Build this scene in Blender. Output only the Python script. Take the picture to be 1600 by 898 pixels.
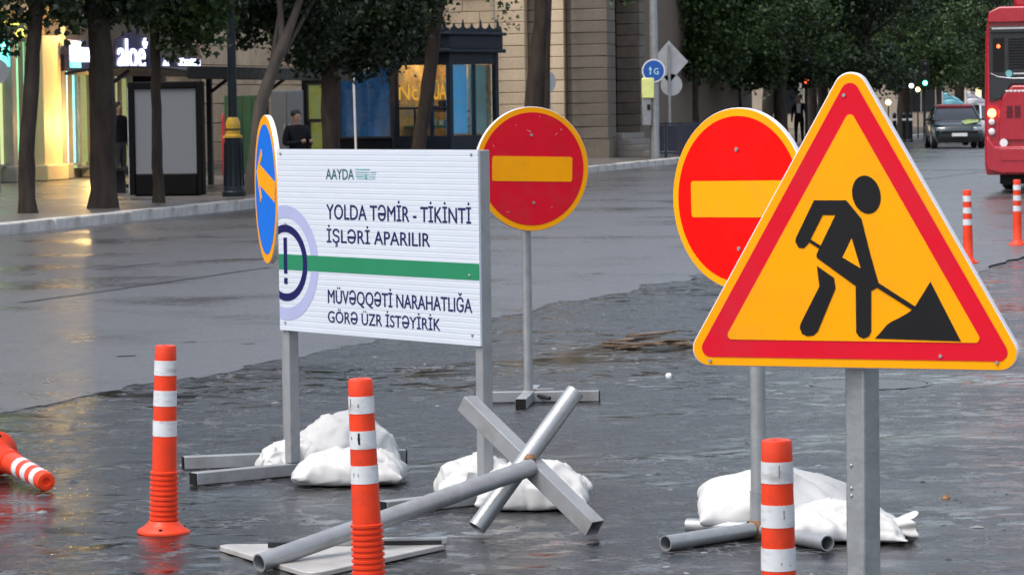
import bpy, bmesh, math, random
import numpy as np
from math import sin, cos, pi, radians, atan, atan2, sqrt
from mathutils import Vector, Matrix, noise

random.seed(7)
rng = np.random.default_rng(7)
scene = bpy.context.scene
for o in list(bpy.data.objects):
    bpy.data.objects.remove(o)
COL = scene.collection

# ------------------------------------------------------------------ camera
F, CX, CY, CAMH = 5000.0, 800.0, 449.0, 1.68        # focal length in photo pixels (1600 wide), eye height
PITCH, ROLL = atan(284 / F), 0.014
RIGHT0, UP0 = Vector((1, 0, 0)), Vector((0, sin(PITCH), cos(PITCH)))
FWD = Vector((0, cos(PITCH), -sin(PITCH)))
RGT = RIGHT0 * cos(ROLL) - UP0 * sin(ROLL)
UPV = UP0 * cos(ROLL) + RIGHT0 * sin(ROLL)
EYE = Vector((0, 0, CAMH))
cam_data = bpy.data.cameras.new('camera')
cam_data.sensor_width = 36.0
cam_data.lens = F / 1600 * 36.0
cam_data.clip_start, cam_data.clip_end = 0.1, 2000
cam_data.dof.use_dof = True
cam_data.dof.focus_distance = 12.5
cam_data.dof.aperture_fstop = 20
cam = bpy.data.objects.new('camera', cam_data)
COL.objects.link(cam)
mw = Matrix.Identity(4)
for i in range(3):
    mw[i][0], mw[i][1], mw[i][2], mw[i][3] = RGT[i], UPV[i], -FWD[i], EYE[i]
cam.matrix_world = mw
scene.camera = cam

# ------------------------------------------------------------------ light
SUN_EL, SUN_AZ = radians(62), radians(-125)          # azimuth clockwise from +Y: high on the left behind the camera, veiled by cloud
world = bpy.data.worlds.new('World')
scene.world = world
world.use_nodes = True
wn, wl = world.node_tree.nodes, world.node_tree.links
wn.clear()
wo = wn.new('ShaderNodeOutputWorld')
bg = wn.new('ShaderNodeBackground')
sky = wn.new('ShaderNodeTexSky')
sky.sky_type = 'NISHITA'
sky.sun_disc = False
sky.sun_elevation = SUN_EL
sky.sun_rotation = SUN_AZ
sky.air_density, sky.dust_density, sky.ozone_density = 1.0, 4.0, 1.0
hs = wn.new('ShaderNodeHueSaturation')               # an overcast sky: the blue mostly washed out
hs.inputs['Saturation'].default_value = 0.58
wl.new(sky.outputs[0], hs.inputs['Color'])
wl.new(hs.outputs[0], bg.inputs['Color'])
bg.inputs['Strength'].default_value = 0.15
wl.new(bg.outputs[0], wo.inputs['Surface'])
sun_data = bpy.data.lights.new('sun', 'SUN')
sun_data.energy = 0.65
sun_data.angle = radians(40)
sun_data.color = (1.0, 0.97, 0.93)
sun = bpy.data.objects.new('sun', sun_data)
sd = Vector((sin(SUN_AZ) * cos(SUN_EL), cos(SUN_AZ) * cos(SUN_EL), sin(SUN_EL)))
sun.rotation_euler = sd.to_track_quat('Z', 'Y').to_euler()
sun.location = sd * 50
COL.objects.link(sun)
scene.view_settings.view_transform = 'Standard'
scene.view_settings.look = 'None'
scene.view_settings.exposure = 1.0
scene.view_settings.gamma = 1.0
scene.render.engine = 'CYCLES'
try:
    scene.cycles.use_denoising = True
    scene.cycles.max_bounces = 8
    scene.cycles.transparent_max_bounces = 12
except Exception:
    pass

# ------------------------------------------------------------------ pixel -> place
def ray(px, py):
    return (FWD * F + RGT * (px - CX) - UPV * (py - CY)).normalized()
def G(px, py, z=0.0):                                # where the sight line meets level z
    d = ray(px, py)
    return EYE + d * ((z - CAMH) / d.z)
def DP(px, py, Y):                                   # where it reaches depth Y
    d = ray(px, py)
    return EYE + d * (Y / d.y)
def PL(px, py, p0, n):                               # where it meets a plane
    d = ray(px, py)
    return EYE + d * ((p0 - EYE).dot(n) / d.dot(n))
# street frame: t along the kerb, off behind the kerb
K0 = Vector((-7.0, 43.7, 0))
U = Vector((0.249, 0.9685, 0)).normalized()
V = Vector((-U.y, U.x, 0))
STREET = atan2(U.y, U.x)
SW = 0.15                                            # pavement level
def S(t, off, z=0.0):
    return K0 + U * t + V * off + Vector((0, 0, z))
def toS(p):
    q = p - K0
    return q.dot(U), q.dot(V), p.z

# ------------------------------------------------------------------ mesh helpers
class MB:
    def __init__(self):
        self.v, self.f, self.m = [], [], []
    def add(self, vs, fs, mi=0):
        b = len(self.v)
        self.v += [tuple(p) for p in vs]
        self.f += [tuple(b + i for i in q) for q in fs]
        self.m += [mi] * len(fs)
        return self
    def box(self, c, s, rot=None, mi=0, taper=1.0):
        h = Vector(s) / 2
        vs = []
        for z in (-1, 1):
            k = taper if z > 0 else 1
            for x, y in ((-1, -1), (1, -1), (1, 1), (-1, 1)):
                p = Vector((x * h.x * k, y * h.y * k, z * h.z))
                vs.append((rot @ p if rot else p) + Vector(c))
        return self.add(vs, [(3, 2, 1, 0), (4, 5, 6, 7), (0, 1, 5, 4), (1, 2, 6, 5), (2, 3, 7, 6), (3, 0, 4, 7)], mi)
    def bb(self, x0, x1, y0, y1, z0, z1, mi=0):
        return self.box(((x0 + x1) / 2, (y0 + y1) / 2, (z0 + z1) / 2), (abs(x1 - x0), abs(y1 - y0), abs(z1 - z0)), mi=mi)
    def prism(self, poly, d0, d1, mp, mi=0, back=True):  # polygon (a,b) between depths, mp(a,b,d)->point
        n = len(poly)
        vs = [mp(a, b, d0) for a, b in poly] + [mp(a, b, d1) for a, b in poly]
        fs = [tuple(range(n))] + ([tuple(range(2 * n - 1, n - 1, -1))] if back else [])
        fs += [(i, n + i, n + (i + 1) % n, (i + 1) % n) for i in range(n)]
        return self.add(vs, fs, mi)
    def tube(self, pts, rad, seg=12, cap=True, mi=0, square=False, hollow=0.0):
        pts = [Vector(p) for p in pts]
        if not isinstance(rad, (list, tuple)):
            rad = [rad] * len(pts)
        if square:
            seg = 4
        rings = []
        ref = None
        for i, p in enumerate(pts):
            d = (pts[min(i + 1, len(pts) - 1)] - pts[max(i - 1, 0)]).normalized()
            if ref is None:
                ref = Vector((0, 0, 1)) if abs(d.z) < 0.9 else Vector((1, 0, 0))
            a = d.cross(ref).normalized()
            b = a.cross(d).normalized()
            ref = b
            o = pi / 4 if square else 0
            k = sqrt(2) if square else 1
            rings.append([p + (a * cos(o + 2 * pi * j / seg) + b * sin(o + 2 * pi * j / seg)) * rad[i] * k for j in range(seg)])
        vs = [q for r in rings for q in r]
        fs = []
        for i in range(len(rings) - 1):
            for j in range(seg):
                k = (j + 1) % seg
                fs.append((i * seg + j, i * seg + k, (i + 1) * seg + k, (i + 1) * seg + j))
        if hollow:                                   # open pipe ends: wall ring and a dark bore
            for e, i0 in ((0, 0), (1, (len(rings) - 1) * seg)):
                p = pts[0 if e == 0 else -1]
                dn = (pts[1] - pts[0]).normalized() if e == 0 else (pts[-2] - pts[-1]).normalized()
                b0 = len(vs)
                inner = [p + (rings[0 if e == 0 else -1][j] - p) * hollow for j in range(seg)]
                vs += inner + [q + dn * 0.12 for q in inner]
                for j in range(seg):
                    k = (j + 1) % seg
                    q1 = (i0 + j, i0 + k, b0 + k, b0 + j)
                    q2 = (b0 + j, b0 + k, b0 + seg + k, b0 + seg + j)
                    fs += [q1[::-1], q2[::-1]] if e == 0 else [q1, q2]
                fs.append(tuple(range(b0 + seg, b0 + 2 * seg)))
        elif cap:
            fs.append(tuple(range(seg - 1, -1, -1)))
            fs.append(tuple(range((len(rings) - 1) * seg, len(rings) * seg)))
        return self.add(vs, fs, mi)
    def lathe(self, prof, seg=24, M=None, mi=0, capb=True, capt=True):  # prof (r, z)
        vs = []
        for r, z in prof:
            for j in range(seg):
                p = Vector((r * cos(2 * pi * j / seg), r * sin(2 * pi * j / seg), z))
                vs.append(M @ p if M else p)
        fs = []
        for i in range(len(prof) - 1):
            for j in range(seg):
                k = (j + 1) % seg
                fs.append((i * seg + j, i * seg + k, (i + 1) * seg + k, (i + 1) * seg + j))
        if capb:
            fs.append(tuple(range(seg - 1, -1, -1)))
        if capt:
            fs.append(tuple(range((len(prof) - 1) * seg, len(prof) * seg)))
        return self.add(vs, fs, mi)
    def mesh(self, name, mats, smooth=35):
        me = bpy.data.meshes.new(name)
        me.from_pydata(self.v, [], self.f)
        for m in (mats if isinstance(mats, (list, tuple)) else [mats]):
            me.materials.append(m)
        if any(self.m):
            me.polygons.foreach_set('material_index', self.m)
        if smooth:
            me.shade_smooth()
            me.set_sharp_from_angle(angle=radians(smooth))
        me.update()
        return me
    def build(self, name, mats, parent=None, smooth=35, bevel=0, bseg=2):
        o = link(name, self.mesh(name, mats, smooth), parent)
        if bevel:
            md = o.modifiers.new('bevel', 'BEVEL')
            md.width, md.segments, md.limit_method, md.angle_limit = bevel, bseg, 'ANGLE', radians(40)
            md.harden_normals = False
        return o

def link(name, data, parent=None, loc=None, rz=None):
    o = bpy.data.objects.new(name, data)
    COL.objects.link(o)
    if parent:
        o.parent = parent
    if loc is not None:
        o.location = loc
    if rz is not None:
        o.rotation_euler = (0, 0, rz)
    return o
def tag(o, label=None, cat=None, group=None, kind=None):
    for k, v in (('label', label), ('category', cat), ('group', group), ('kind', kind)):
        if v:
            o[k] = v
    return o
def thing(name, label, cat, loc=(0, 0, 0), rz=0, group=None):
    o = link(name, None, None, loc, rz)
    o.empty_display_size = 0.2
    return tag(o, label, cat, group)
def copy_tree(o, parent=None):
    c = o.copy()
    COL.objects.link(c)
    c.parent = parent
    for ch in list(o.children):
        copy_tree(ch, c)
    return c
def frame(p, x, z):                                  # Empty-style matrix: x axis, z axis, at p
    x, z = x.normalized(), z.normalized()
    y = z.cross(x).normalized()
    x = y.cross(z)
    m = Matrix.Identity(4)
    for i in range(3):
        m[i][0], m[i][1], m[i][2], m[i][3] = x[i], y[i], z[i], p[i]
    return m

# ------------------------------------------------------------------ materials
def mat(name, col, rough=0.5, metal=0.0, var=0.12, scale=6.0, bump=0.0, bscale=60.0, coat=0.0, emis=None, estr=1.0,
        stain=None, samt=0.0, sscale=3.0, stretch=(1, 1, 1), island=0.0, rvar=0.1, trans=0.0, alpha=1.0, spec=0.5):
    m = bpy.data.materials.new(name)
    m.use_nodes = True
    n, l = m.node_tree.nodes, m.node_tree.links
    b = n['Principled BSDF']
    tc = n.new('ShaderNodeTexCoord')
    mp = n.new('ShaderNodeMapping')
    mp.inputs['Scale'].default_value = stretch
    l.new(tc.outputs['Object'], mp.inputs['Vector'])
    nz = n.new('ShaderNodeTexNoise')
    nz.inputs['Scale'].default_value = scale
    nz.inputs['Detail'].default_value = 6
    nz.inputs['Roughness'].default_value = 0.65
    l.new(mp.outputs[0], nz.inputs['Vector'])
    r = n.new('ShaderNodeMapRange')
    r.inputs[1].default_value, r.inputs[2].default_value = 0.3, 0.7
    r.inputs[3].default_value, r.inputs[4].default_value = 1 - var, 1 + var
    l.new(nz.outputs['Fac'], r.inputs[0])
    val = r.outputs[0]
    if island:
        oi = n.new('ShaderNodeObjectInfo')
        r2 = n.new('ShaderNodeMapRange')
        r2.inputs[3].default_value, r2.inputs[4].default_value = 1 - island, 1 + island
        l.new(oi.outputs['Random'], r2.inputs[0])
        mu = n.new('ShaderNodeMath'); mu.operation = 'MULTIPLY'
        l.new(val, mu.inputs[0]); l.new(r2.outputs[0], mu.inputs[1])
        val = mu.outputs[0]
    h = n.new('ShaderNodeHueSaturation')
    h.inputs['Color'].default_value = (*col, 1)
    l.new(val, h.inputs['Value'])
    out = h.outputs[0]
    if stain:
        n2 = n.new('ShaderNodeTexNoise')
        n2.inputs['Scale'].default_value = sscale
        n2.inputs['Detail'].default_value = 8
        n2.inputs['Roughness'].default_value = 0.7
        l.new(mp.outputs[0], n2.inputs['Vector'])
        r3 = n.new('ShaderNodeMapRange')
        r3.inputs[1].default_value, r3.inputs[2].default_value = 0.5, 0.72
        r3.inputs[3].default_value, r3.inputs[4].default_value = 0, samt
        l.new(n2.outputs['Fac'], r3.inputs[0])
        mx = n.new('ShaderNodeMix'); mx.data_type = 'RGBA'
        l.new(r3.outputs[0], mx.inputs[0]); l.new(out, mx.inputs[6])
        mx.inputs[7].default_value = (*stain, 1)
        out = mx.outputs[2]
    l.new(out, b.inputs['Base Color'])
    rr = n.new('ShaderNodeMapRange')
    rr.inputs[1].default_value, rr.inputs[2].default_value = 0.3, 0.7
    rr.inputs[3].default_value, rr.inputs[4].default_value = max(0.02, rough - rvar), min(1, rough + rvar)
    l.new(nz.outputs['Fac'], rr.inputs[0])
    l.new(rr.outputs[0], b.inputs['Roughness'])
    b.inputs['Metallic'].default_value = metal
    b.inputs['Specular IOR Level'].default_value = spec
    b.inputs['Coat Weight'].default_value = coat
    b.inputs['Coat Roughness'].default_value = 0.08
    b.inputs['Transmission Weight'].default_value = trans
    b.inputs['Alpha'].default_value = alpha
    if emis:
        b.inputs['Emission Color'].default_value = (*emis, 1)
        b.inputs['Emission Strength'].default_value = estr
    if bump:
        n3 = n.new('ShaderNodeTexNoise')
        n3.inputs['Scale'].default_value = bscale
        n3.inputs['Detail'].default_value = 5
        l.new(mp.outputs[0], n3.inputs['Vector'])
        bp = n.new('ShaderNodeBump')
        bp.inputs['Strength'].default_value = bump
        bp.inputs['Distance'].default_value = 0.01
        l.new(n3.outputs['Fac'], bp.inputs['Height'])
        l.new(bp.outputs[0], b.inputs['Normal'])
    return m

def wet_ground(name, dry, wet, rough_d, rough_w, bump, bscale, pscale, plo, phi, aniso=0.0, angle=0.0, bdist=0.02, chips=None, spec=0.5, ridged=False):
    """Ground with a water film: a large mask sets where water stands (smooth, dark) and where grit breaks through."""
    m = bpy.data.materials.new(name)
    m.use_nodes = True
    n, l = m.node_tree.nodes, m.node_tree.links
    b = n['Principled BSDF']
    ge = n.new('ShaderNodeNewGeometry')
    mp = n.new('ShaderNodeMapping')
    mp.inputs['Rotation'].default_value = (0, 0, angle)
    mp.inputs['Scale'].default_value = (1 + aniso, 1, 1)
    l.new(ge.outputs['Position'], mp.inputs['Vector'])
    def nz(scale, detail=6, rough=0.6, dist=0.0):
        q = n.new('ShaderNodeTexNoise')
        q.inputs['Scale'].default_value = scale
        q.inputs['Detail'].default_value = detail
        q.inputs['Roughness'].default_value = rough
        q.inputs['Distortion'].default_value = dist
        l.new(mp.outputs[0], q.inputs['Vector'])
        return q.outputs['Fac']
    def rng_(src, a, b_, c, d):
        q = n.new('ShaderNodeMapRange')
        for i, x in enumerate((a, b_, c, d)):
            q.inputs[1 + i].default_value = x
        l.new(src, q.inputs[0])
        return q.outputs[0]
    def math_(op, a, b_):
        q = n.new('ShaderNodeMath'); q.operation = op
        for i, x in enumerate((a, b_)):
            if isinstance(x, (int, float)):
                q.inputs[i].default_value = x
            else:
                l.new(x, q.inputs[i])
        return q.outputs[0]
    pud = rng_(nz(pscale, 5, 0.6, 0.4), plo, phi, 0, 1)
    if ridged:                                       # water also stands in the small grooves between the flakes
        pud = math_('MAXIMUM', pud, math_('MULTIPLY', rng_(nz(5.5, 5, 0.62, 0.9), 0.49, 0.56, 0, 1), rng_(nz(0.45, 3, 0.5), 0.38, 0.55, 0.35, 1)))
    fine = nz(bscale, 7, 0.68, 0.3)
    mid = nz(bscale * 0.22, 5, 0.6, 0.6)
    if ridged:                                       # torn, flaky surface left by the milling machine
        q = n.new('ShaderNodeTexNoise')
        q.noise_type = 'RIDGED_MULTIFRACTAL'
        q.inputs['Scale'].default_value = bscale * 0.17
        q.inputs['Detail'].default_value = 3
        q.inputs['Distortion'].default_value = 0.8
        l.new(mp.outputs[0], q.inputs['Vector'])
        rid = rng_(q.outputs['Fac'], 0.2, 1.9, 0, 1)
        vo = n.new('ShaderNodeTexVoronoi')           # torn edges of the asphalt flakes
        vo.feature = 'DISTANCE_TO_EDGE'
        vo.inputs['Scale'].default_value = 6.5
        va = n.new('ShaderNodeVectorMath'); va.operation = 'ADD'
        nc = n.new('ShaderNodeTexNoise'); nc.inputs['Scale'].default_value = 5.0; nc.inputs['Detail'].default_value = 4
        l.new(mp.outputs[0], nc.inputs['Vector'])
        vm = n.new('ShaderNodeVectorMath'); vm.operation = 'SCALE'; vm.inputs['Scale'].default_value = 0.35
        l.new(nc.outputs['Color'], vm.inputs[0]); l.new(mp.outputs[0], va.inputs[0]); l.new(vm.outputs[0], va.inputs[1])
        l.new(va.outputs[0], vo.inputs['Vector'])
        line = math_('MULTIPLY', rng_(vo.outputs['Distance'], 0.085, 0.02, 0, 1), rng_(nz(2.3, 4, 0.6), 0.47, 0.58, 0, 1))
    mx = n.new('ShaderNodeMix'); mx.data_type = 'RGBA'
    l.new(pud, mx.inputs[0])
    mx.inputs[6].default_value = (*dry, 1); mx.inputs[7].default_value = (*wet, 1)
    h = n.new('ShaderNodeHueSaturation')
    l.new(mx.outputs[2], h.inputs['Color'])
    l.new(rng_(fine, 0.3, 0.7, 0.62, 1.4), h.inputs['Value'])
    out = h.outputs[0]
    if ridged:
        h2 = n.new('ShaderNodeHueSaturation')
        l.new(out, h2.inputs['Color'])
        l.new(rng_(rid, 0.1, 0.8, 0.5, 2.4), h2.inputs['Value'])
        out = h2.outputs[0]
        m3 = n.new('ShaderNodeMix'); m3.data_type = 'RGBA'
        l.new(math_('MULTIPLY', line, 0.75), m3.inputs[0]); l.new(out, m3.inputs[6])
        m3.inputs[7].default_value = (0.105, 0.105, 0.107, 1)
        out = m3.outputs[2]
    if chips:
        vo = n.new('ShaderNodeTexVoronoi')
        vo.inputs['Scale'].default_value = chips
        vo.inputs['Randomness'].default_value = 1.0
        l.new(mp.outputs[0], vo.inputs['Vector'])
        sx = n.new('ShaderNodeSeparateColor')
        l.new(vo.outputs['Color'], sx.inputs[0])
        ck = math_('MULTIPLY', rng_(sx.outputs[0], 0.86, 0.9, 0, 1), rng_(vo.outputs['Distance'], 0.28, 0.2, 0, 1))
        m2 = n.new('ShaderNodeMix'); m2.data_type = 'RGBA'
        l.new(math_('MULTIPLY', ck, 0.6), m2.inputs[0]); l.new(out, m2.inputs[6])
        m2.inputs[7].default_value = (0.22, 0.22, 0.22, 1)
        out = m2.outputs[2]
    l.new(out, b.inputs['Base Color'])
    rgh = rng_(pud, 0, 1, rough_d, rough_w)
    rgh = math_('ADD', rgh, rng_(mid, 0.3, 0.7, -0.06, 0.06))
    if ridged:
        rgh = math_('ADD', rgh, math_('MULTIPLY', line, 0.3))
    l.new(math_('MAXIMUM', rgh, 0.03), b.inputs['Roughness'])
    b.inputs['IOR'].default_value = 1.45
    b.inputs['Specular IOR Level'].default_value = spec
    hgt = math_('ADD', math_('MULTIPLY', fine, 0.45), math_('MULTIPLY', mid, 1.0))
    if ridged:
        hgt = math_('ADD', math_('MULTIPLY', hgt, 0.7), math_('MULTIPLY', rid, 0.55))
        hgt = math_('ADD', hgt, math_('MULTIPLY', line, 0.5))
    keep = rng_(pud, 0, 1, 1.0, 0.12)
    bp = n.new('ShaderNodeBump')
    bp.inputs['Distance'].default_value = bdist
    l.new(math_('MULTIPLY', keep, bump), bp.inputs['Strength'])
    l.new(hgt, bp.inputs['Height'])
    l.new(bp.outputs[0], b.inputs['Normal'])
    return m

MT = {}
MT['road'] = wet_ground('wet_asphalt', (0.080, 0.080, 0.084), (0.045, 0.045, 0.048), 0.36, 0.17, 0.5, 30, 0.45, 0.48, 0.72, angle=radians(14), bdist=0.02)
MT['milled'] = wet_ground('milled_wet_asphalt', (0.022, 0.022, 0.022), (0.009, 0.009, 0.009), 0.29, 0.05, 0.8, 34, 0.60, 0.45, 0.60, aniso=-0.2, angle=radians(-12), bdist=0.03, ridged=True)
MT['paving'] = wet_ground('wet_paving', (0.12, 0.11, 0.10), (0.07, 0.065, 0.06), 0.40, 0.18, 0.25, 20, 0.5, 0.5, 0.65, bdist=0.01)
MT['ground'] = wet_ground('outer_ground', (0.06, 0.06, 0.06), (0.035, 0.035, 0.035), 0.5, 0.3, 0.3, 12, 0.3, 0.5, 0.65)
MT['kerb'] = mat('kerb_stone', (0.50, 0.49, 0.47), 0.45, var=0.18, scale=3, bump=0.3, stain=(0.16, 0.15, 0.14), samt=0.7, sscale=2, island=0.12)
MT['galv'] = mat('galvanised_steel', (0.33, 0.345, 0.355), 0.42, 0.55, 0.12, 9, bump=0.12, bscale=50, stain=(0.20, 0.19, 0.17), samt=0.55, sscale=4)
MT['greypaint'] = mat('grey_painted_steel', (0.26, 0.272, 0.282), 0.38, 0.1, 0.10, 7, bump=0.10, stain=(0.14, 0.12, 0.10), samt=0.6, sscale=5)
MT['darksteel'] = mat('dark_steel', (0.018, 0.019, 0.022), 0.45, 0.0, 0.15, spec=0.25)
MT['hole'] = mat('black_plastic', (0.010, 0.010, 0.010), 0.6, spec=0.2)
MT['weld'] = mat('rusty_weld', (0.20, 0.10, 0.045), 0.7, 0.2, 0.4, 40)
MT['orange'] = mat('orange_plastic', (0.74, 0.048, 0.012), 0.42, var=0.10, bump=0.05, spec=0.3, stain=(0.26, 0.045, 0.03), samt=0.6, sscale=7, island=0.06)
MT['whiteband'] = mat('white_reflective', (0.62, 0.64, 0.66), 0.38, var=0.06, stain=(0.22, 0.21, 0.20), samt=0.75, sscale=11, stretch=(1, 1, 2.2))
MT['bag'] = mat('white_woven_bag', (0.50, 0.50, 0.49), 0.6, var=0.07, scale=5, bump=0.12, bscale=24, stain=(0.27, 0.255, 0.235), samt=0.5, sscale=5)
MT['redA'] = mat('sign_red_film', (0.66, 0.008, 0.024), 0.40, var=0.06, scale=3, spec=0.12, bump=0.04, bscale=120, stain=(0.45, 0.04, 0.04), samt=0.6, sscale=5)
MT['redB'] = mat('sign_bright_red_film', (0.90, 0.002, 0.001), 0.40, var=0.05, scale=2.5, spec=0.12, bump=0.03, bscale=150, stain=(0.70, 0.01, 0.01), samt=0.5, sscale=4)
MT['redC'] = mat('sign_crimson_film', (0.66, 0.008, 0.025), 0.40, var=0.05, scale=2.5, spec=0.12, bump=0.03, bscale=150, stain=(0.48, 0.03, 0.05), samt=0.5, sscale=4)
MT['amber'] = mat('sign_amber_film', (0.93, 0.365, 0.002), 0.42, var=0.05, scale=2.5, spec=0.12, bump=0.03, bscale=150, stain=(0.66, 0.28, 0.02), samt=0.5, sscale=4)
MT['bluefilm'] = mat('sign_blue_film', (0.003, 0.17, 0.74), 0.40, var=0.05, spec=0.15, stain=(0.01, 0.12, 0.5), samt=0.4)
MT['blackfilm'] = mat('sign_black_film', (0.010, 0.010, 0.011), 0.5, spec=0.2)
MT['signback'] = mat('sign_back_aluminium', (0.42, 0.43, 0.44), 0.42, 0.5, 0.10, 5, stain=(0.25, 0.24, 0.22), samt=0.4)
MT['signrim'] = mat('sign_rim', (0.68, 0.68, 0.69), 0.4, 0.2, 0.06)
MT['panel'] = mat('white_corrugated_panel', (0.56, 0.605, 0.675), 0.40, var=0.03, coat=0.15, stain=(0.52, 0.54, 0.55), samt=0.25, sscale=3, stretch=(1, 1, 3))
MT['ink'] = mat('dark_blue_ink', (0.014, 0.016, 0.085), 0.6, spec=0.2)
MT['inkgreen'] = mat('dark_green_ink', (0.01, 0.10, 0.10), 0.5)
MT['inkteal'] = mat('teal_ink', (0.12, 0.36, 0.36), 0.5)
MT['green'] = mat('green_stripe', (0.004, 0.20, 0.085), 0.45, var=0.06)
MT['lilac'] = mat('lilac_print', (0.36, 0.39, 0.60), 0.5, var=0.04)
MT['navy'] = mat('navy_print', (0.008, 0.008, 0.085), 0.6, spec=0.2)
MT['wood'] = mat('wet_debris', (0.10, 0.06, 0.032), 0.4, var=0.5, scale=9, stretch=(1, 8, 1), bump=0.5, bscale=30, stain=(0.30, 0.21, 0.12), samt=0.8, sscale=12)
MT['leafdry'] = mat('dry_leaf', (0.20, 0.09, 0.03), 0.5, var=0.4)
MT['litter'] = mat('white_litter', (0.75, 0.75, 0.73), 0.5)
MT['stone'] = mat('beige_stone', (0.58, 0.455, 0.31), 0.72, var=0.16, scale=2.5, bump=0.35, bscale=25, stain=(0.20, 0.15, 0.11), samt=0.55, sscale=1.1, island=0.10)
MT['stoneshade'] = mat('shade_toned_stone', (0.135, 0.112, 0.088), 0.75, var=0.2, scale=2.5, bump=0.4, bscale=25, stain=(0.05, 0.042, 0.035), samt=0.7, sscale=1.0, island=0.12)  # arcade shade put into the stone colour: recesses, corner pier, street side
MT['mortar'] = mat('stone_joint', (0.15, 0.12, 0.09), 0.85, bump=0.3)
MT['plaster'] = mat('plain_facade', (0.36, 0.30, 0.23), 0.8, var=0.15, scale=0.8, stain=(0.2, 0.16, 0.13), samt=0.4, sscale=0.5)
MT['bark'] = mat('tree_bark', (0.040, 0.031, 0.025), 0.8, var=0.5, scale=7, bump=0.9, bscale=16, stretch=(1, 1, 0.25), stain=(0.065, 0.058, 0.045), samt=0.5, sscale=5, spec=0.2)
MT['barkpale'] = mat('pale_tree_bark', (0.095, 0.080, 0.066), 0.8, var=0.35, scale=7, bump=0.8, bscale=16, stretch=(1, 1, 0.3), stain=(0.06, 0.05, 0.04), samt=0.6, sscale=4)
def leafmat(name, c1, c2):
    m = bpy.data.materials.new(name)
    m.use_nodes = True
    n, l = m.node_tree.nodes, m.node_tree.links
    b = n['Principled BSDF']
    ge = n.new('ShaderNodeNewGeometry')
    mx = n.new('ShaderNodeMix'); mx.data_type = 'RGBA'
    l.new(ge.outputs['Random Per Island'], mx.inputs[0])
    mx.inputs[6].default_value = (*c1, 1); mx.inputs[7].default_value = (*c2, 1)
    l.new(mx.outputs[2], b.inputs['Base Color'])
    b.inputs['Roughness'].default_value = 0.42
    b.inputs['Specular IOR Level'].default_value = 0.35
    tr = n.new('ShaderNodeBsdfTranslucent')
    l.new(mx.outputs[2], tr.inputs['Color'])
    ms = n.new('ShaderNodeMixShader')
    ms.inputs[0].default_value = 0.25
    l.new(b.outputs[0], ms.inputs[1]); l.new(tr.outputs[0], ms.inputs[2])
    l.new(ms.outputs[0], n['Material Output'].inputs['Surface'])
    return m
MT['leafdark'] = leafmat('dark_leaf', (0.008, 0.020, 0.009), (0.030, 0.052, 0.018))
MT['leafmid'] = leafmat('green_leaf', (0.013, 0.033, 0.011), (0.064, 0.110, 0.030))
MT['glassdark'] = mat('dark_glass', (0.012, 0.014, 0.017), 0.06, var=0.05, rvar=0.02, coat=0.3)
MT['busred'] = mat('bus_red_paint', (0.38, 0.008, 0.024), 0.25, var=0.05, coat=0.6, stain=(0.30, 0.02, 0.03), samt=0.3)
MT['busblack'] = mat('bus_black_panel', (0.020, 0.021, 0.024), 0.30, var=0.1, coat=0.2)
MT['rubber'] = mat('rubber', (0.015, 0.015, 0.015), 0.7)
MT['chrome'] = mat('pale_metal', (0.55, 0.56, 0.58), 0.3, 0.7)
MT['whitepaint'] = mat('white_paint', (0.72, 0.72, 0.72), 0.4)
def glow(name, c, s):
    return mat(name, c, 0.4, emis=c, estr=s, var=0.02)
MT['g_amber'] = glow('amber_lamp', (1.0, 0.42, 0.10), 3)
MT['g_red'] = glow('red_lamp', (1.0, 0.12, 0.03), 2.0)
MT['g_white'] = glow('white_lamp', (0.95, 0.95, 1.0), 1.2)
MT['g_green'] = glow('green_lamp', (0.10, 1.0, 0.55), 5)
MT['g_yellow'] = glow('yellow_lamp', (1.0, 0.75, 0.25), 4)
MT['g_sign'] = glow('white_sign_letter', (0.70, 0.75, 1.0), 1.3)
MT['g_teal'] = glow('teal_sign_light', (0.10, 0.75, 0.65), 1.2)
MT['g_blue'] = glow('blue_sign_light', (0.05, 0.08, 0.75), 1.0)

# ================================================================== the setting
def sheet(name, pts, z, m, skirt=0.0):
    mb = MB()
    n = len(pts)
    vs = [(p[0], p[1], z) for p in pts]
    fs = [tuple(range(n))]
    if skirt:
        vs += [(p[0], p[1], z - skirt) for p in pts]
        fs += [(i, n + i, n + (i + 1) % n, (i + 1) % n) for i in range(n)]
    mb.add(vs, fs)
    o = mb.build(name, m, smooth=0)
    bm = bmesh.new(); bm.from_mesh(o.data)
    bmesh.ops.triangulate(bm, faces=bm.faces[:]); bmesh.ops.recalc_face_normals(bm, faces=bm.faces[:])
    bm.to_mesh(o.data); bm.free()
    return tag(o, kind='structure')

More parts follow.
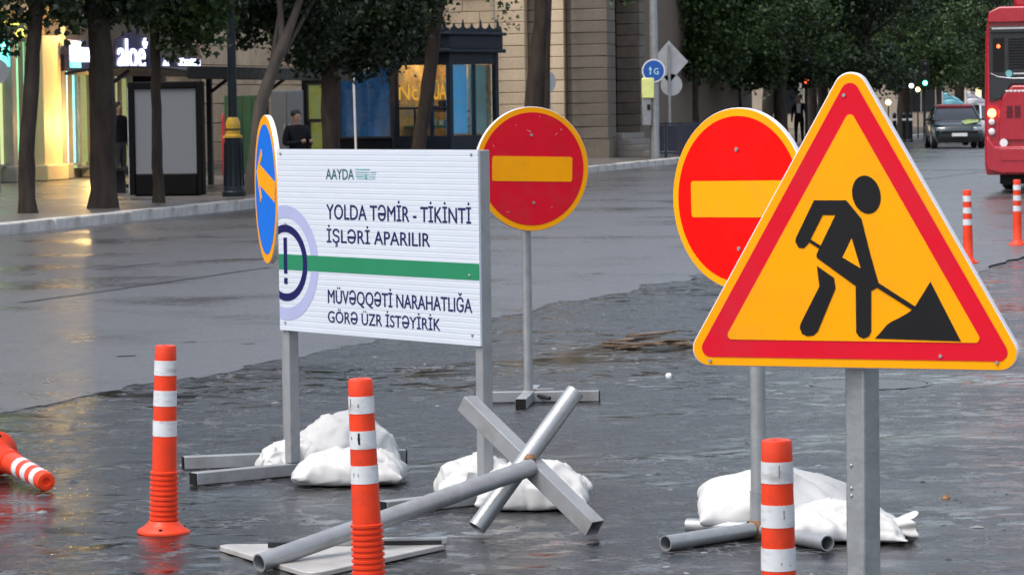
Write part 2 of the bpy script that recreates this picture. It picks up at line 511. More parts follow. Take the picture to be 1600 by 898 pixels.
sheet('ground', [(-700, -300), (700, -300), (700, 900), (-700, 900)], -0.040, MT['ground'])
def milled():
    '''torn surface left by the milling machine: fine relief near the works, plain further off'''
    x0, x1, y0, y1, st = -6.5, 7.5, 8.0, 32.0, 0.04
    nx, ny = int((x1 - x0) / st), int((y1 - y0) / st)
    vs = []
    N = noise.noise
    for j in range(ny + 1):
        y = y0 + j * st
        for i in range(nx + 1):
            x = x0 + i * st
            a = N(Vector((x * 4.5, y * 3.6, 0.3)))
            b = 1 - 2 * abs(N(Vector((x * 7.0 + a, y * 6.0 + a, 4.0))))
            c = N(Vector((x * 13, y * 12, 7.0)))
            patch = 0.5 + 0.9 * N(Vector((x * 0.5, y * 0.4, 2.0)))
            h = (0.0042 * b + 0.0026 * a + 0.0030 * c) * max(0.15, min(1.1, patch + 0.35))
            edge_f = min(1, (x - x0) / 0.5, (x1 - x) / 0.5, (y - y0) / 0.5, (y1 - y) / 0.5)
            vs.append((x, y, max(-0.010, min(0.0038, h - 0.001)) * max(0, edge_f) - 0.008 * (1 - max(0, edge_f))))
    k = nx + 1
    fs = [(j * k + i, j * k + i + 1, (j + 1) * k + i + 1, (j + 1) * k + i) for j in range(ny) for i in range(nx)]
    me = bpy.data.meshes.new('milled_road')
    me.from_pydata(vs, [], fs)
    me.materials.append(MT['milled'])
    me.shade_smooth()
    o = link('milled_road', me)
    tag(o, kind='structure')
    far = sheet('milled_road_apron', [(-40, -12), (45, -12), (45, 75), (-40, 75)], -0.012, MT['milled'])
milled()
edge = [(-10.8, -3.1)]
cp = [(0, 645), (240, 600), (440, 562), (640, 523), (800, 491), (1000, 452), (1100, 428), (1180, 436), (1440, 457), (1600, 398), (2100, 290)]
gp = [G(*q) for q in cp]
for a, b in zip(gp[:-1], gp[1:]):
    for i in range(24):
        q = a.lerp(b, i / 24)
        edge.append((q.x + 0.12 * noise.noise(q * 1.1) + 0.06 * noise.noise(q * 5), q.y + 0.40 * noise.noise(q * 0.9 + Vector((9, 0, 0))) + 0.25 * noise.noise(q * 4.3)))
edge += [tuple(S(300, -16)[:2]), tuple(S(300, 0.02)[:2]), tuple(S(-60, 0.02)[:2])]
sheet('road', edge, 0.0045, MT['road'], skirt=0.006)
RZ = 0.0045
sheet('pavement', [S(-60, 0.28)[:2], S(300, 0.28)[:2], S(300, 120)[:2], S(-60, 120)[:2]], SW, MT['paving'])
# kerb: one stone after another
kerb = tag(link('kerb', None, None, S(-10, 0), STREET), 'long pale stone kerb between wet road and pavement', None, kind='structure')
kmesh = []
for j in range(4):
    mb = MB()
    w = 0.992
    mb.bb(0, w, 0, 0.30, 0, SW + 0.006)
    me = mb.mesh('kerb_stone', MT['kerb'], 0)
    bm = bmesh.new(); bm.from_mesh(me)
    bmesh.ops.bevel(bm, geom=[e for e in bm.edges if all(v.co.z > 0.1 for v in e.verts)], offset=0.014, segments=2, affect='EDGES')
    for v in bm.verts:
        v.co.y += random.uniform(-0.006, 0.006)
        v.co.z += random.uniform(-0.004, 0.004)
    bm.to_mesh(me); bm.free()
    kmesh.append(me)
for i in range(135):
    o = link('kerb_stone', kmesh[i % 4], kerb, (i, random.uniform(-0.012, 0.012), random.uniform(-0.004, 0.004)))
# dark joints and cracks in the carriageway
def seam(pxs, w, name='tar_seam'):
    pts = []
    g = [G(x, y, RZ) for x, y in pxs]
    for a, b in zip(g[:-1], g[1:]):
        k = max(2, int((b - a).length / 0.25))
        pts += [a.lerp(b, i / k) for i in range(k)]
    pts.append(g[-1])
    vs, fs = [], []
    for i, p in enumerate(pts):
        d = (pts[min(i + 1, len(pts) - 1)] - pts[max(0, i - 1)]).normalized()
        s = Vector((-d.y, d.x, 0))
        c = p + s * 0.05 * noise.noise(p * 2)
        ww = w * (0.5 + 0.8 * abs(noise.noise(p * 3)))
        vs += [c + s * ww + Vector((0, 0, 0.004)), c - s * ww + Vector((0, 0, 0.004))]
    fs = [(2 * i, 2 * i + 1, 2 * i + 3, 2 * i + 2) for i in range(len(pts) - 1)]
    mb = MB(); mb.add(vs, fs)
    return mb.build(name, MT['seam'], smooth=0)
MT['seam'] = mat('tar', (0.012, 0.012, 0.012), 0.55)
road = bpy.data.objects['road']
for k, (pxs, w) in enumerate([([(30, 473), (120, 461), (145, 457), (260, 441), (420, 418)], 0.035), ([(150, 421), (250, 411)], 0.03), ([(182, 557), (212, 556)], 0.03),
                 ([(285, 535), (305, 534)], 0.03), ([(380, 538), (400, 537)], 0.03), ([(925, 428), (945, 427)], 0.03), ([(1350, 296), (1440, 281), (1540, 268)], 0.03)]):
    s_ = seam(pxs, w)
    s_.parent = road
# loose grit and flakes of asphalt lying on the milled lane
mb = MB()
pts_g = []
while len(pts_g) < 1500:
    x, y = random.uniform(-4.5, 5.5), 10.2 + 17 * random.random() ** 1.6
    if y > 17.9 + (x + 2.86) * 2.3:                  # stay on the milled side
        continue
    pts_g.append((x, y))
for x, y in pts_g:
    r = 0.005 + 0.017 * random.random() ** 3
    a = random.uniform(0, pi)
    e = random.uniform(1.0, 2.6)
    n = 5
    vs = [(x + r * e * cos(a) * cos(2 * pi * i / n) - r * sin(a) * sin(2 * pi * i / n) * random.uniform(.7, 1.2),
           y + r * e * sin(a) * cos(2 * pi * i / n) + r * cos(a) * sin(2 * pi * i / n) * random.uniform(.7, 1.2), 0.0) for i in range(n)]
    vs.append((x, y, r * random.uniform(0.25, 0.6)))
    mb.add(vs, [(i, (i + 1) % n, n) for i in range(n)], mi=random.choice((0, 0, 0, 0, 0, 1)))
MT['grit'] = mat('wet_grit', (0.05, 0.05, 0.05), 0.3, var=0.5, scale=30)
MT['gritpale'] = mat('pale_grit', (0.20, 0.20, 0.19), 0.4, var=0.4, scale=30)
tag(mb.build('gravel', [MT['grit'], MT['gritpale']], smooth=0), 'loose dark grit scattered over the wet milled lane', 'grit', kind='stuff')

# ------------------------------------------------------------------ shop building (behind the pavement at the left)
OFFA = 10.5
def FA(px, py, out=0.0):
    t, o, z = toS(PL(px, py, S(0, OFFA - out), V))
    return t - 30, z - SW
def rectA(x0, x1, y0, y1, out=0.0):
    a, b = FA(x0, (y0 + y1) / 2, out), FA(x1, (y0 + y1) / 2, out)
    xm = (x0 + x1) / 2
    return a[0], b[0], FA(xm, y1, out)[1], FA(xm, y0, out)[1]
bA = thing('shop_building', 'beige stone building with lit shop front behind the pavement trees', 'building', S(30, OFFA, SW), STREET)
mb = MB()
mb.bb(-45, 25.4, 0.12, 12, -0.2, 11.5)
wallA = mb.build('wall', MT['mortar'], bA, smooth=0)
mb = MB(); mb.bb(-45.3, 25.6, -0.35, 12.2, 11.5, 11.9); mb.bb(-45.2, 25.55, -0.15, 12.1, 11.2, 11.5)
mb.build('cornice', MT['plaster'], bA, bevel=0.03)
mb = MB(); mb.bb(-45, 25.35, 0.02, 0.13, 5.2, 11.2); mb.build('upper_wall', MT['plaster'], bA, smooth=0)
for i in range(16):
    x = -42 + i * 4.2
    for zz in (6.0, 8.8):
        w = MB().bb(x - 0.65, x + 0.65, -0.02, 0.1, zz, zz + 1.7).build('window', MT['glassdark'], bA)
        f = MB()
        f.bb(x - 0.8, x - 0.652, -0.06, 0.06, zz - 0.15, zz + 1.85); f.bb(x + 0.652, x + 0.8, -0.06, 0.06, zz - 0.15, zz + 1.85)
        f.bb(x - 0.65, x + 0.65, -0.06, 0.06, zz + 1.702, zz + 1.85); f.bb(x - 0.65, x + 0.65, -0.06, 0.06, zz - 0.15, zz - 0.002)
        f.build('frame', MT['plaster'], w)
# ground-floor stone blocks, right of the shop front
t_shop0, t_shop1 = FA(-70, 200)[0], FA(314, 200)[0]
bh, bw = 0.50, 0.98
bvar = []
for j in range(5):
    b_ = MB().bb(0.007, bw - 0.007, 0, 0.12, 0.007, bh - 0.007).mesh('stone_block', MT['stone'], 0)
    bm = bmesh.new(); bm.from_mesh(b_)
    bmesh.ops.bevel(bm, geom=[e for e in bm.edges if all(v.co.y < 0.01 for v in e.verts)], offset=0.014, segments=1, affect='EDGES')
    for v in bm.verts:
        if v.co.y < 0.02:
            v.co.y += random.uniform(-0.006, 0.006)
    bm.to_mesh(b_); bm.free()
    bvar.append(b_)
for r in range(10):
    x = t_shop1 - 0.4 + (0.49 if r % 2 else 0)
    while x < 25.0:
        link('stone_block', random.choice(bvar), bA, (x, random.uniform(0, 0.012), 0.18 + r * bh))
        x += bw
MB().bb(t_shop1, 25.5, -0.06, 0.12, -0.1, 0.17).build('plinth', MT['plaster'], bA, bevel=0.02)
# shop front: stone piers, lit glass, lit pilaster
MT['limewall'] = mat('pale_shop_interior', (0.62, 0.66, 0.34), 0.6, emis=(0.62, 0.68, 0.30), estr=0.75, var=0.12, scale=1.5)
MT['greenwall'] = mat('green_lit_interior', (0.30, 0.62, 0.33), 0.6, emis=(0.22, 0.62, 0.32), estr=0.8, var=0.1, scale=1.5)
MT['cyanwall'] = mat('cyan_lit_interior', (0.40, 0.75, 0.75), 0.6, emis=(0.35, 0.85, 0.85), estr=1.1, var=0.1, scale=1.5)
MT['olivewall'] = mat('olive_lit_interior', (0.40, 0.42, 0.18), 0.6, emis=(0.36, 0.38, 0.14), estr=0.55, var=0.25, scale=2.5)
MT['shopglass'] = mat('shop_glass', (0.9, 0.95, 0.95), 0.03, trans=1.0, var=0, rvar=0.005)
MT['pier'] = mat('grey_stone_pier', (0.28, 0.26, 0.23), 0.65, var=0.15, scale=3, bump=0.2)
MT['pilaster'] = mat('smooth_pilaster', (0.70, 0.55, 0.30), 0.6, var=0.06, scale=2)
MB().bb(t_shop0, t_shop1, -0.02, 0.12, 3.75, 5.2).build('fascia', MT['plaster'], bA)
def shop_pane(x0, x1, y0, y1, m, name='shop_window'):
    a, b, c, d = rectA(x0, x1, y0, y1)
    w = MB().bb(a, b, -0.02, 0.10, c, d).build(name, m, bA)
    g = MB(); g.bb(a + 0.03, b - 0.03, -0.10, -0.092, c + 0.03, d - 0.03); g.build('pane', MT['shopglass'], w)
    f = MB()
    for q in ((a, a + 0.05, c, d), (b - 0.05, b, c, d), (a + 0.05, b - 0.05, d - 0.05, d), (a + 0.05, b - 0.05, c, c + 0.05)):
        f.bb(q[0], q[1], -0.12, -0.021, q[2], q[3])
    f.build('frame', MT['pier'], w)
    return w
shop_pane(-60, 18, 60, 262, MT['limewall'])
shop_pane(28, 41, 62, 262, MT['greenwall'])
shop_pane(105, 117, 112, 258, MT['cyanwall'])
shop_pane(118, 146, 112, 262, MT['olivewall'])
shop_pane(183, 198, 120, 262, MT['olivewall'])
shop_pane(200, 310, 116, 262, MT['glassdark'])
a, b, c, d = rectA(-60, 45, 34, 58)
MB().bb(a, b, -0.06, 0.10, c, d).build('sign_band', mat('yellow_lit_band', (0.6, 0.62, 0.06), 0.5, emis=(0.55, 0.60, 0.03), estr=0.7, var=0.2), bA)
a, b, c, d = rectA(-30, 14, 62, 104, 0.2)
MB().bb(a, b, -0.22, -0.121, c, d).build('lit_sign', MT['g_teal'], bA)
def pier(x0, x1, y0, y1, m, out, name='pier', base=True):
    a, b, c, d = rectA(x0, x1, y0, y1, out)
    p = MB().bb(a, b, -out, 0.119, 0.0, d).build(name, m, bA, bevel=0.02)
    if base:
        MB().bb(a - 0.10, b + 0.10, -out - 0.10, 0.118, 0.0, 0.36).build('base', m, p, bevel=0.03)
    return p
pier(19, 27, 40, 280, MT['pier'], 0.25)
pier(97, 105, 40, 280, MT['pier'], 0.26)
pier(68, 96.6, 56, 280, MT['pilaster'], 0.42, 'lit_pilaster')
pier(147, 182, 112, 280, MT['pier'], 0.20)
# stone strip beside the pilaster
a, b, c, d = rectA(44, 67, 60, 280, 0.1)
for r in range(8):
    MB().bb(a, b - 0.004, -0.10, 0.118, r * 0.45 + 0.006, r * 0.45 + 0.444).build('stone_block', MT['stone'], bA, bevel=0.012, bseg=1)
# dark sign boards with lit letters
MT['signboard'] = mat('navy_signboard', (0.014, 0.016, 0.085), 0.35, coat=0.2)
def text_mesh(txt, m, width=None, height=None, bold=0.0, ext=0.0, caps='HXE'):
    """mesh of a line of text: x from 0 to width, baseline y = 0, capital height = height"""
    def raw(s):
        cu = bpy.data.curves.new('t', 'FONT')
        cu.body = s
        cu.size = 1.0
        cu.resolution_u = 4
        cu.extrude = 0
        ob = bpy.data.objects.new('t', cu)
        COL.objects.link(ob)
        dg = bpy.context.evaluated_depsgraph_get()
        me = bpy.data.meshes.new_from_object(ob.evaluated_get(dg))
        bpy.data.objects.remove(ob)
        return me
    me = raw(txt)
    ref = raw(caps)
    co = np.array([v.co[:] for v in me.vertices])
    rc = np.array([v.co[:] for v in ref.vertices])
    sx = width / (co[:, 0].max() - co[:, 0].min())
    sy = height / (rc[:, 1].max() - max(0, rc[:, 1].min()))
    x0 = co[:, 0].min()
    faces = [tuple(p.vertices) for p in me.polygons]
    vs, fs = [], []
    sh_ = [(0, 0)] if not bold else [(-bold, 0), (bold, 0), (0, bold * 0.5), (0, -bold * 0.5)]
    for q, (ox, oy) in enumerate(sh_):               # heavier strokes: shifted copies a hair apart in depth
        b_ = len(vs)
        vs += [((x - x0) * sx + ox * height, y * sy + oy * height, q * 0.00006) for x, y, _ in co]
        fs += [tuple(b_ + i for i in f) for f in faces]
    me = bpy.data.meshes.new('lettering')
    me.from_pydata(vs, [], fs)
    if ext:
        bm = bmesh.new(); bm.from_mesh(me)
        r = bmesh.ops.extrude_face_region(bm, geom=bm.faces[:])
        for g in r['geom']:
            if isinstance(g, bmesh.types.BMVert):
                g.co.z += ext
        bmesh.ops.recalc_face_normals(bm, faces=bm.faces[:])
        bm.to_mesh(me); bm.free()
    me.materials.clear(); me.materials.append(m)
    return me
def wallA_text(txt, x0, x1, ybase, h_px, out, m, parent, bold=0.01):
    a, b, c, d = rectA(x0, x1, ybase - h_px, ybase, out)
    o = link('lettering', text_mesh(txt, m, b - a, d - c, bold, 0.03, caps='ax' if txt.islower() else 'HX'), parent)
    o.matrix_local = Matrix.Translation((a, -out, c)) @ Matrix.Rotation(pi / 2, 4, 'X')
    return o
shop = thing('shop_sign', 'dark blue shop sign with glowing white aloe lettering over the shop front', 'sign', S(30, OFFA, SW), STREET)
a, b, c, d = rectA(104, 312, 58, 113, 0.5)
MB().bb(a, b, -0.50, -0.13, c, d - 0.45).build('board', MT['signboard'], shop, bevel=0.02)
a2, b2, c2, d2 = rectA(180, 236, 45, 113, 0.55)
mb = MB()
mb.prism([(a2, c2 + 0.02), (b2, c2 + 0.02), (b2, d2 - 0.35), ((a2 * 0.45 + b2 * 0.55), d2), (a2, d2 - 0.30)], -0.56, -0.502, lambda p, q, r: (p, r, q))
mb.build('gable_board', MT['signboard'], shop)
wallA_text('aloe', 184, 226, 106, 30, 0.566, MT['g_sign'], shop)
a, b, c, d = rectA(224, 230, 60, 76, 0.58)
mb = MB(); mb.bb(a, b, -0.59, -0.561, (c + d) / 2 - 0.05, (c + d) / 2 + 0.05); mb.bb((a + b) / 2 - 0.05, (a + b) / 2 + 0.05, -0.595, -0.5605, c, d)
mb.build('lit_leaf', MT['g_sign'], shop)
a, b, c, d = rectA(180, 232, 108, 114, 0.58)
MB().bb(a, b, -0.60, -0.561, c, c + 0.05).build('light_strip', MT['g_blue'], shop)
mb = MB()                                             # glowing lettering too blurred to read: uneven lit strokes
a, b, c, d = rectA(279, 312, 91, 103, 0.5)
for k in range(9):
    x = a + (b - a) * k / 9
    mb.bb(x, x + (b - a) / 9 * random.uniform(0.75, 0.95), -0.53, -0.501, c, c + (d - c) * random.uniform(0.7, 1.0))
mb.build('lettering', MT['g_sign'], shop)
a, b, c, d = rectA(254, 263, 90, 103, 0.5)
mb = MB(); mb.prism([(a, c), (b, c), ((a + b) / 2, d)], -0.53, -0.501, lambda p, q, r: (p, r, q)); mb.build('lit_triangle', MT['g_sign'], shop)
box = thing('light_box_sign', 'small teal light box with white emblem beside the yellow pilaster', 'sign', S(30, OFFA, SW), STREET)
a, b, c, d = rectA(107, 140, 62, 108, 0.62)
MB().bb(a, b, -0.62, -0.505, c, d).build('case', MT['signboard'], box, bevel=0.02)
a, b, c, d = rectA(109, 124, 65, 96, 0.62)
MB().bb(a, b, -0.66, -0.622, c, d).build('lit_panel', MT['g_white'], box)
a, b, c, d = rectA(109, 124, 97, 106, 0.62)
MB().bb(a, b, -0.66, -0.622, c, d).build('lit_base', MT['g_teal'], box)
a, b, c, d = rectA(126, 139, 75, 97, 0.62)
MB().bb(a, b, -0.655, -0.622, c, d).build('lit_panel', MT['g_sign'], box)
# the warm up-light on the pilaster is a lit lamp in the photograph
def lamp(name, p, e, c, r=0.08, label=None):
    ld = bpy.data.lights.new(name, 'POINT')
    ld.energy, ld.color, ld.shadow_soft_size = e, c, r
    o = bpy.data.objects.new(name, ld)
    o.location = p
    COL.objects.link(o)
    return o
t, z = FA(83, 40)
lamp('pilaster_lamp', S(30 + t - 0.3, OFFA - 1.0, SW + 3.4), 90, (1.0, 0.62, 0.18))
lamp('pilaster_lamp', S(30 + t - 0.3, OFFA - 1.1, SW + 1.2), 100, (1.0, 0.62, 0.18))

# ------------------------------------------------------------------ arcade building further along
c0 = G(950, 247, SW)
tB, oB, _ = toS(c0)
bB = thing('arcade_building', 'stone building with rusticated piers and dark arcade behind the red sign', 'building', S(tB, oB, SW), STREET)
# local x along the street (away), y away from the street, z up; end wall is the plane x = 0 facing the camera
def FB(px, py, x=0.0):
    p = PL(px, py, S(tB + x, oB), U)
    t, o, z = toS(p)
    return o - oB, z - SW
mb = MB(); mb.bb(0.45, 24, 0.75, 14, -0.2, 11.0); mb.bb(5.2, 24, 0.1, 0.76, -0.2, 11.0); mb.bb(0.45, 5.21, 0.1, 0.76, 4.9, 11.0)
mb.build('wall', MT['mortar'], bB, smooth=0)
mb = MB(); mb.bb(-0.3, 24.4, -0.4, 14, 11.0, 11.5)
mb.build('cornice', MT['plaster'], bB, bevel=0.04)
mb = MB(); mb.bb(0.0, 0.44, 0.11, 13.9, 5.1, 11.0); mb.build('upper_wall', MT['plaster'], bB, smooth=0)
ch = 0.335
def bshape(w, dep, h, m='stone'):
    me = MB().bb(0, dep, 0.006, w - 0.006, 0.006, h - 0.006).mesh('stone_block', MT[m], 0)
    bm = bmesh.new(); bm.from_mesh(me)
    bmesh.ops.bevel(bm, geom=[e for e in bm.edges if all(v.co.x < 0.01 for v in e.verts)], offset=0.016, segments=1, affect='EDGES')
    for v in bm.verts:
        if v.co.x < 0.03:
            v.co.x += random.uniform(-0.006, 0.006)
    bm.to_mesh(me); bm.free()
    return me
def pier_blocks(x0, x1, front, nb=1, depth=0.44, m='stone'):
    ya, yb = FB(x1, 150)[0], FB(x0, 150)[0]      # right pixel is nearer the street
    w = (yb - ya) / nb
    me = [bshape(w, depth - front, ch, m) for _ in range(3)]
    m2 = [bshape(w / 2, depth - front, ch, m) for _ in range(2)] if nb > 1 else None
    for r in range(15):
        z = 0.55 + (r - 1) * ch if r else None
        if r == 0:
            link('stone_block', MB().bb(-0.05, depth - front, -0.03, yb - ya + 0.03, 0, 0.545).mesh('stone_block', MT[m], 0), bB, (front, ya, 0))
            continue
        if nb > 1 and r % 2:
            link('stone_block', random.choice(m2), bB, (front + random.uniform(0, .01), ya, z))
            for k in range(nb - 1):
                link('stone_block', random.choice(me), bB, (front + random.uniform(0, .01), ya + w * (k + 0.5), z))
            link('stone_block', random.choice(m2), bB, (front + random.uniform(0, .01), ya + w * (nb - 0.5), z))
        else:
            for k in range(nb):
                link('stone_block', random.choice(me), bB, (front + random.uniform(0, .01), ya + w * k, z))
pier_blocks(893, 950, 0.0, 1, m='stoneshade')
pier_blocks(881.5, 892.5, 0.36, 1, m='stoneshade')
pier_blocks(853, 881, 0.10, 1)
pier_blocks(821, 852.5, 0.38, 1, m='stoneshade')
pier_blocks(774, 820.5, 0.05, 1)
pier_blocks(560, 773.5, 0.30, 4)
# street-side faces of the corner pier and the next pier, arcade steps between
mb = MB()
for r in range(14):
    z = 0.55 + r * ch
    MB().bb(0.45, 1.15, 0.0, 0.7, z + 0.006, z + ch - 0.006).build('stone_block', MT['stoneshade'], bB, bevel=0.014, bseg=1)
    MB().bb(4.4, 5.19, -0.02, 0.7, z + 0.006, z + ch - 0.006).build('stone_block', MT['stoneshade'], bB, bevel=0.014, bseg=1)
MB().bb(0.45, 1.2, -0.03, 0.7, 0, 0.545).build('plinth', MT['stoneshade'], bB, bevel=0.02)
MB().bb(4.35, 5.2, -0.05, 0.7, 0, 0.545).build('plinth', MT['stoneshade'], bB, bevel=0.02)
MT['stepstone'] = mat('worn_step_stone', (0.22, 0.20, 0.18), 0.5, var=0.2, stain=(0.1, 0.09, 0.08), samt=0.5)
for k in range(4):
    MB().bb(1.21, 4.34, -1.05 + 0.3 * k, 0.74, 0.17 * k + 0.002, 0.17 * (k + 1)).build('step', MT['stepstone'], bB, bevel=0.015)
pd = MB()
pt = [Vector((-0.02 + 0.28, FB(772, 100)[0], 0.1)), Vector((-0.02 + 0.28, FB(772, 100)[0], 10.8))]
pd.tube(pt, 0.05, 10); pd.build('downpipe', MT['greypaint'], bB)
for i in range(4):
    for zz in (6.0, 8.6):
        y = 1.6 + i * 2.9
        w = MB().bb(-0.03, 0.1, y - 0.6, y + 0.6, zz, zz + 1.6).build('window', MT['glassdark'], bB)
        f = MB()
        f.bb(-0.07, 0.06, y - 0.75, y - 0.602, zz - 0.12, zz + 1.75); f.bb(-0.07, 0.06, y + 0.602, y + 0.75, zz - 0.12, zz + 1.75)
        f.bb(-0.07, 0.06, y - 0.6, y + 0.6, zz + 1.602, zz + 1.75); f.build('frame', MT['plaster'], w)

# far building closing the view behind the park trees
p0 = DP(960, 200, 185)
bC = thing('far_building', 'far beige building with tall windows glimpsed behind the park trees', 'building', (p0.x, 185, 0), radians(-4))
MB().bb(0, 60, 0.0, 12, 0, 15).build('wall', MT['plaster'], bC, smooth=0)
MB().bb(-0.4, 60.4, -0.4, 12.2, 15, 15.7).build('cornice', MT['plaster'], bC)
MT['litwin'] = mat('lit_window', (0.8, 0.62, 0.3), 0.3, emis=(0.9, 0.68, 0.28), estr=0.9, var=0.3, scale=1.0)
for i in range(15):
    for r_, zz in enumerate((1.0, 5.4, 9.8)):
        x = 2 + i * 3.9
        lit = (i + r_ * 3) % 4 == 1
        w = MB().bb(x - 0.8, x + 0.8, -0.04, 0.2, zz, zz + 2.6).build('window', MT['litwin'] if lit else MT['glassdark'], bC)
        f = MB(); f.bb(x - 1.0, x - 0.802, -0.1, 0.1, zz - .2, zz + 2.8); f.bb(x + 0.802, x + 1.0, -0.1, 0.1, zz - .2, zz + 2.8); f.bb(x - .8, x + .8, -.1, .1, zz + 2.602, zz + 2.8)
        f.bb(x - .03, x + .03, -.07, .0, zz, zz + 2.6)
        f.build('frame', MT['pier'], w)

# ================================================================== works signs in the foreground
# ------------------------------------------------------------------ flexible marker posts
def delineator_parts(ribs=True):
    """bands from the top down; height 0.75"""
    def rad(z):
        return 0.0425 + (0.0535 - 0.0425) * (1 - z / 0.75)
    parts = []
    cuts = [(0.75, 0.690, 'orange', 'cap'), (0.690, 0.631, 'whiteband', 'reflective_band'), (0.631, 0.571, 'orange', 'band'),
            (0.571, 0.509, 'whiteband', 'reflective_band'), (0.509, 0.451, 'orange', 'band'), (0.451, 0.389, 'whiteband', 'reflective_band'), (0.389, 0.255, 'orange', 'tube')]
    for z1, z0, m, nm in cuts:
        mb = MB()
        k = 0.0012 if m == 'whiteband' else 0
        if nm == 'cap':
            r = rad(z1)
            mb.lathe([(rad(z0), z0), (r, z1 - 0.008), (r - 0.003, z1 - 0.002), (r - 0.009, z1), (0.018, z1 - 0.001), (0.014, z1 - 0.012)], 32, capb=False)
        else:
            mb.lathe([(rad(z0) + k, z0), (rad(z1) + k, z1)], 32, capb=bool(k), capt=bool(k))
        parts.append((nm, mb, MT[m]))
    mb = MB()
    prof = [(0.1050, 0.0), (0.1060, 0.008), (0.1030, 0.013), (0.080, 0.026), (0.066, 0.040), (0.0600, 0.050)]
    if ribs:
        n = 10
        for i in range(n):
            z = 0.052 + i * 0.0203
            r = rad(z) + 0.003
            prof += [(r - 0.0035, z), (r + 0.0035, z + 0.003), (r + 0.0035, z + 0.0115), (r - 0.0035, z + 0.0145)]
        prof.append((rad(0.255), 0.255))
    else:
        prof += [(rad(0.06), 0.06), (rad(0.255), 0.255)]
    mb.lathe(prof, 32, capt=False)
    parts.append(('foot', mb, MT['orange']))
    mb = MB()
    for a in (0.6, 2.7, 4.8):
        mb.lathe([(0.009, 0.014), (0.009, 0.024), (0.004, 0.026)], 8, Matrix.Translation((0.086 * cos(a), 0.086 * sin(a), 0)))
    parts.append(('bolts', mb, MT['hole']))
    return parts
DEL = {r: [(n, mb.mesh(n, m, 40)) for n, mb, m in delineator_parts(r)] for r in (True, False)}
def delineator(label, p, up=(0, 0, 1), ribs=True, spin=0.0, scuffs=()):
    t = thing('traffic_delineator', label, 'delineator', p, group='orange and white marker posts')
    q = Vector(up).normalized().to_track_quat('Z', 'Y')
    t.rotation_euler = (q.to_matrix() @ Matrix.Rotation(spin, 3, 'Z')).to_euler()
    for n, me in DEL[ribs]:
        link(n, me, t)
    for z, a, w, h in scuffs:                        # torn black marks on the reflective bands
        r = 0.0425 + 0.011 * (1 - z / 0.75) + 0.0022
        vs = []
        k = 5
        for i in range(k):
            zz = z - h / 2 + h * i / (k - 1)
            ww = w * random.uniform(0.5, 1.2) / r / 2
            o_ = a + random.uniform(-0.03, 0.03)
            vs += [(r * cos(o_ - ww), r * sin(o_ - ww), zz), (r * cos(o_ + ww), r * sin(o_ + ww), zz)]
        mb = MB(); mb.add(vs, [(2 * i, 2 * i + 1, 2 * i + 3, 2 * i + 2) for i in range(k - 1)])
        mb.build('scuff', MT['hole'], t)
    return t
pA = G(256, 832)
delineator('upright ribbed marker post standing alone to the left of the white board', pA, (0.030, 0.0, 1), spin=0.4, scuffs=[(0.66, -1.9, 0.004, 0.006), (0.42, -1.3, 0.003, 0.008)])
pB = DP(578, 931, 5000 / 455); pB.z = 0
delineator('ribbed marker post in front of the sandbags beside the steel hedgehog', pB, (-0.028, 0.0, 1), spin=1.1,
           scuffs=[(0.668, -2.0, 0.004, 0.030), (0.545, -1.35, 0.008, 0.040), (0.548, -2.0, 0.004, 0.010), (0.42, -1.9, 0.003, 0.014), (0.42, -1.5, 0.003, 0.010), (0.66, -1.3, 0.003, 0.012)])
pC = DP(1220, 1113, 5000 / 568); pC.z = 0
delineator('marker post nearest the roadworks triangle, cut off by the picture edge', pC, (-0.006, 0, 1), spin=2.0,
           scuffs=[(0.665, -1.95, 0.002, 0.035), (0.545, -1.7, 0.002, 0.025), (0.405, -1.35, 0.004, 0.003), (0.41, -1.9, 0.003, 0.006)])
pD = G(1513, 411, RZ)
delineator('far marker post on the road just right of the roadworks triangle', pD, (-0.012, 0, 1), ribs=False)
pE = G(1590, 383, RZ)
delineator('far marker post standing below the rear of the red bus', pE, (-0.006, 0, 1), ribs=False)
# the one that lies on the road
d_ = Vector((0.335, -0.670, -0.055)).normalized()
top = G(72, 768); top.z = 0.046
basep = top - d_ * 0.74
basep.z = 0.104
delineator('knocked-over marker post lying on the wet road at the left edge', basep, top - basep, spin=0.8)

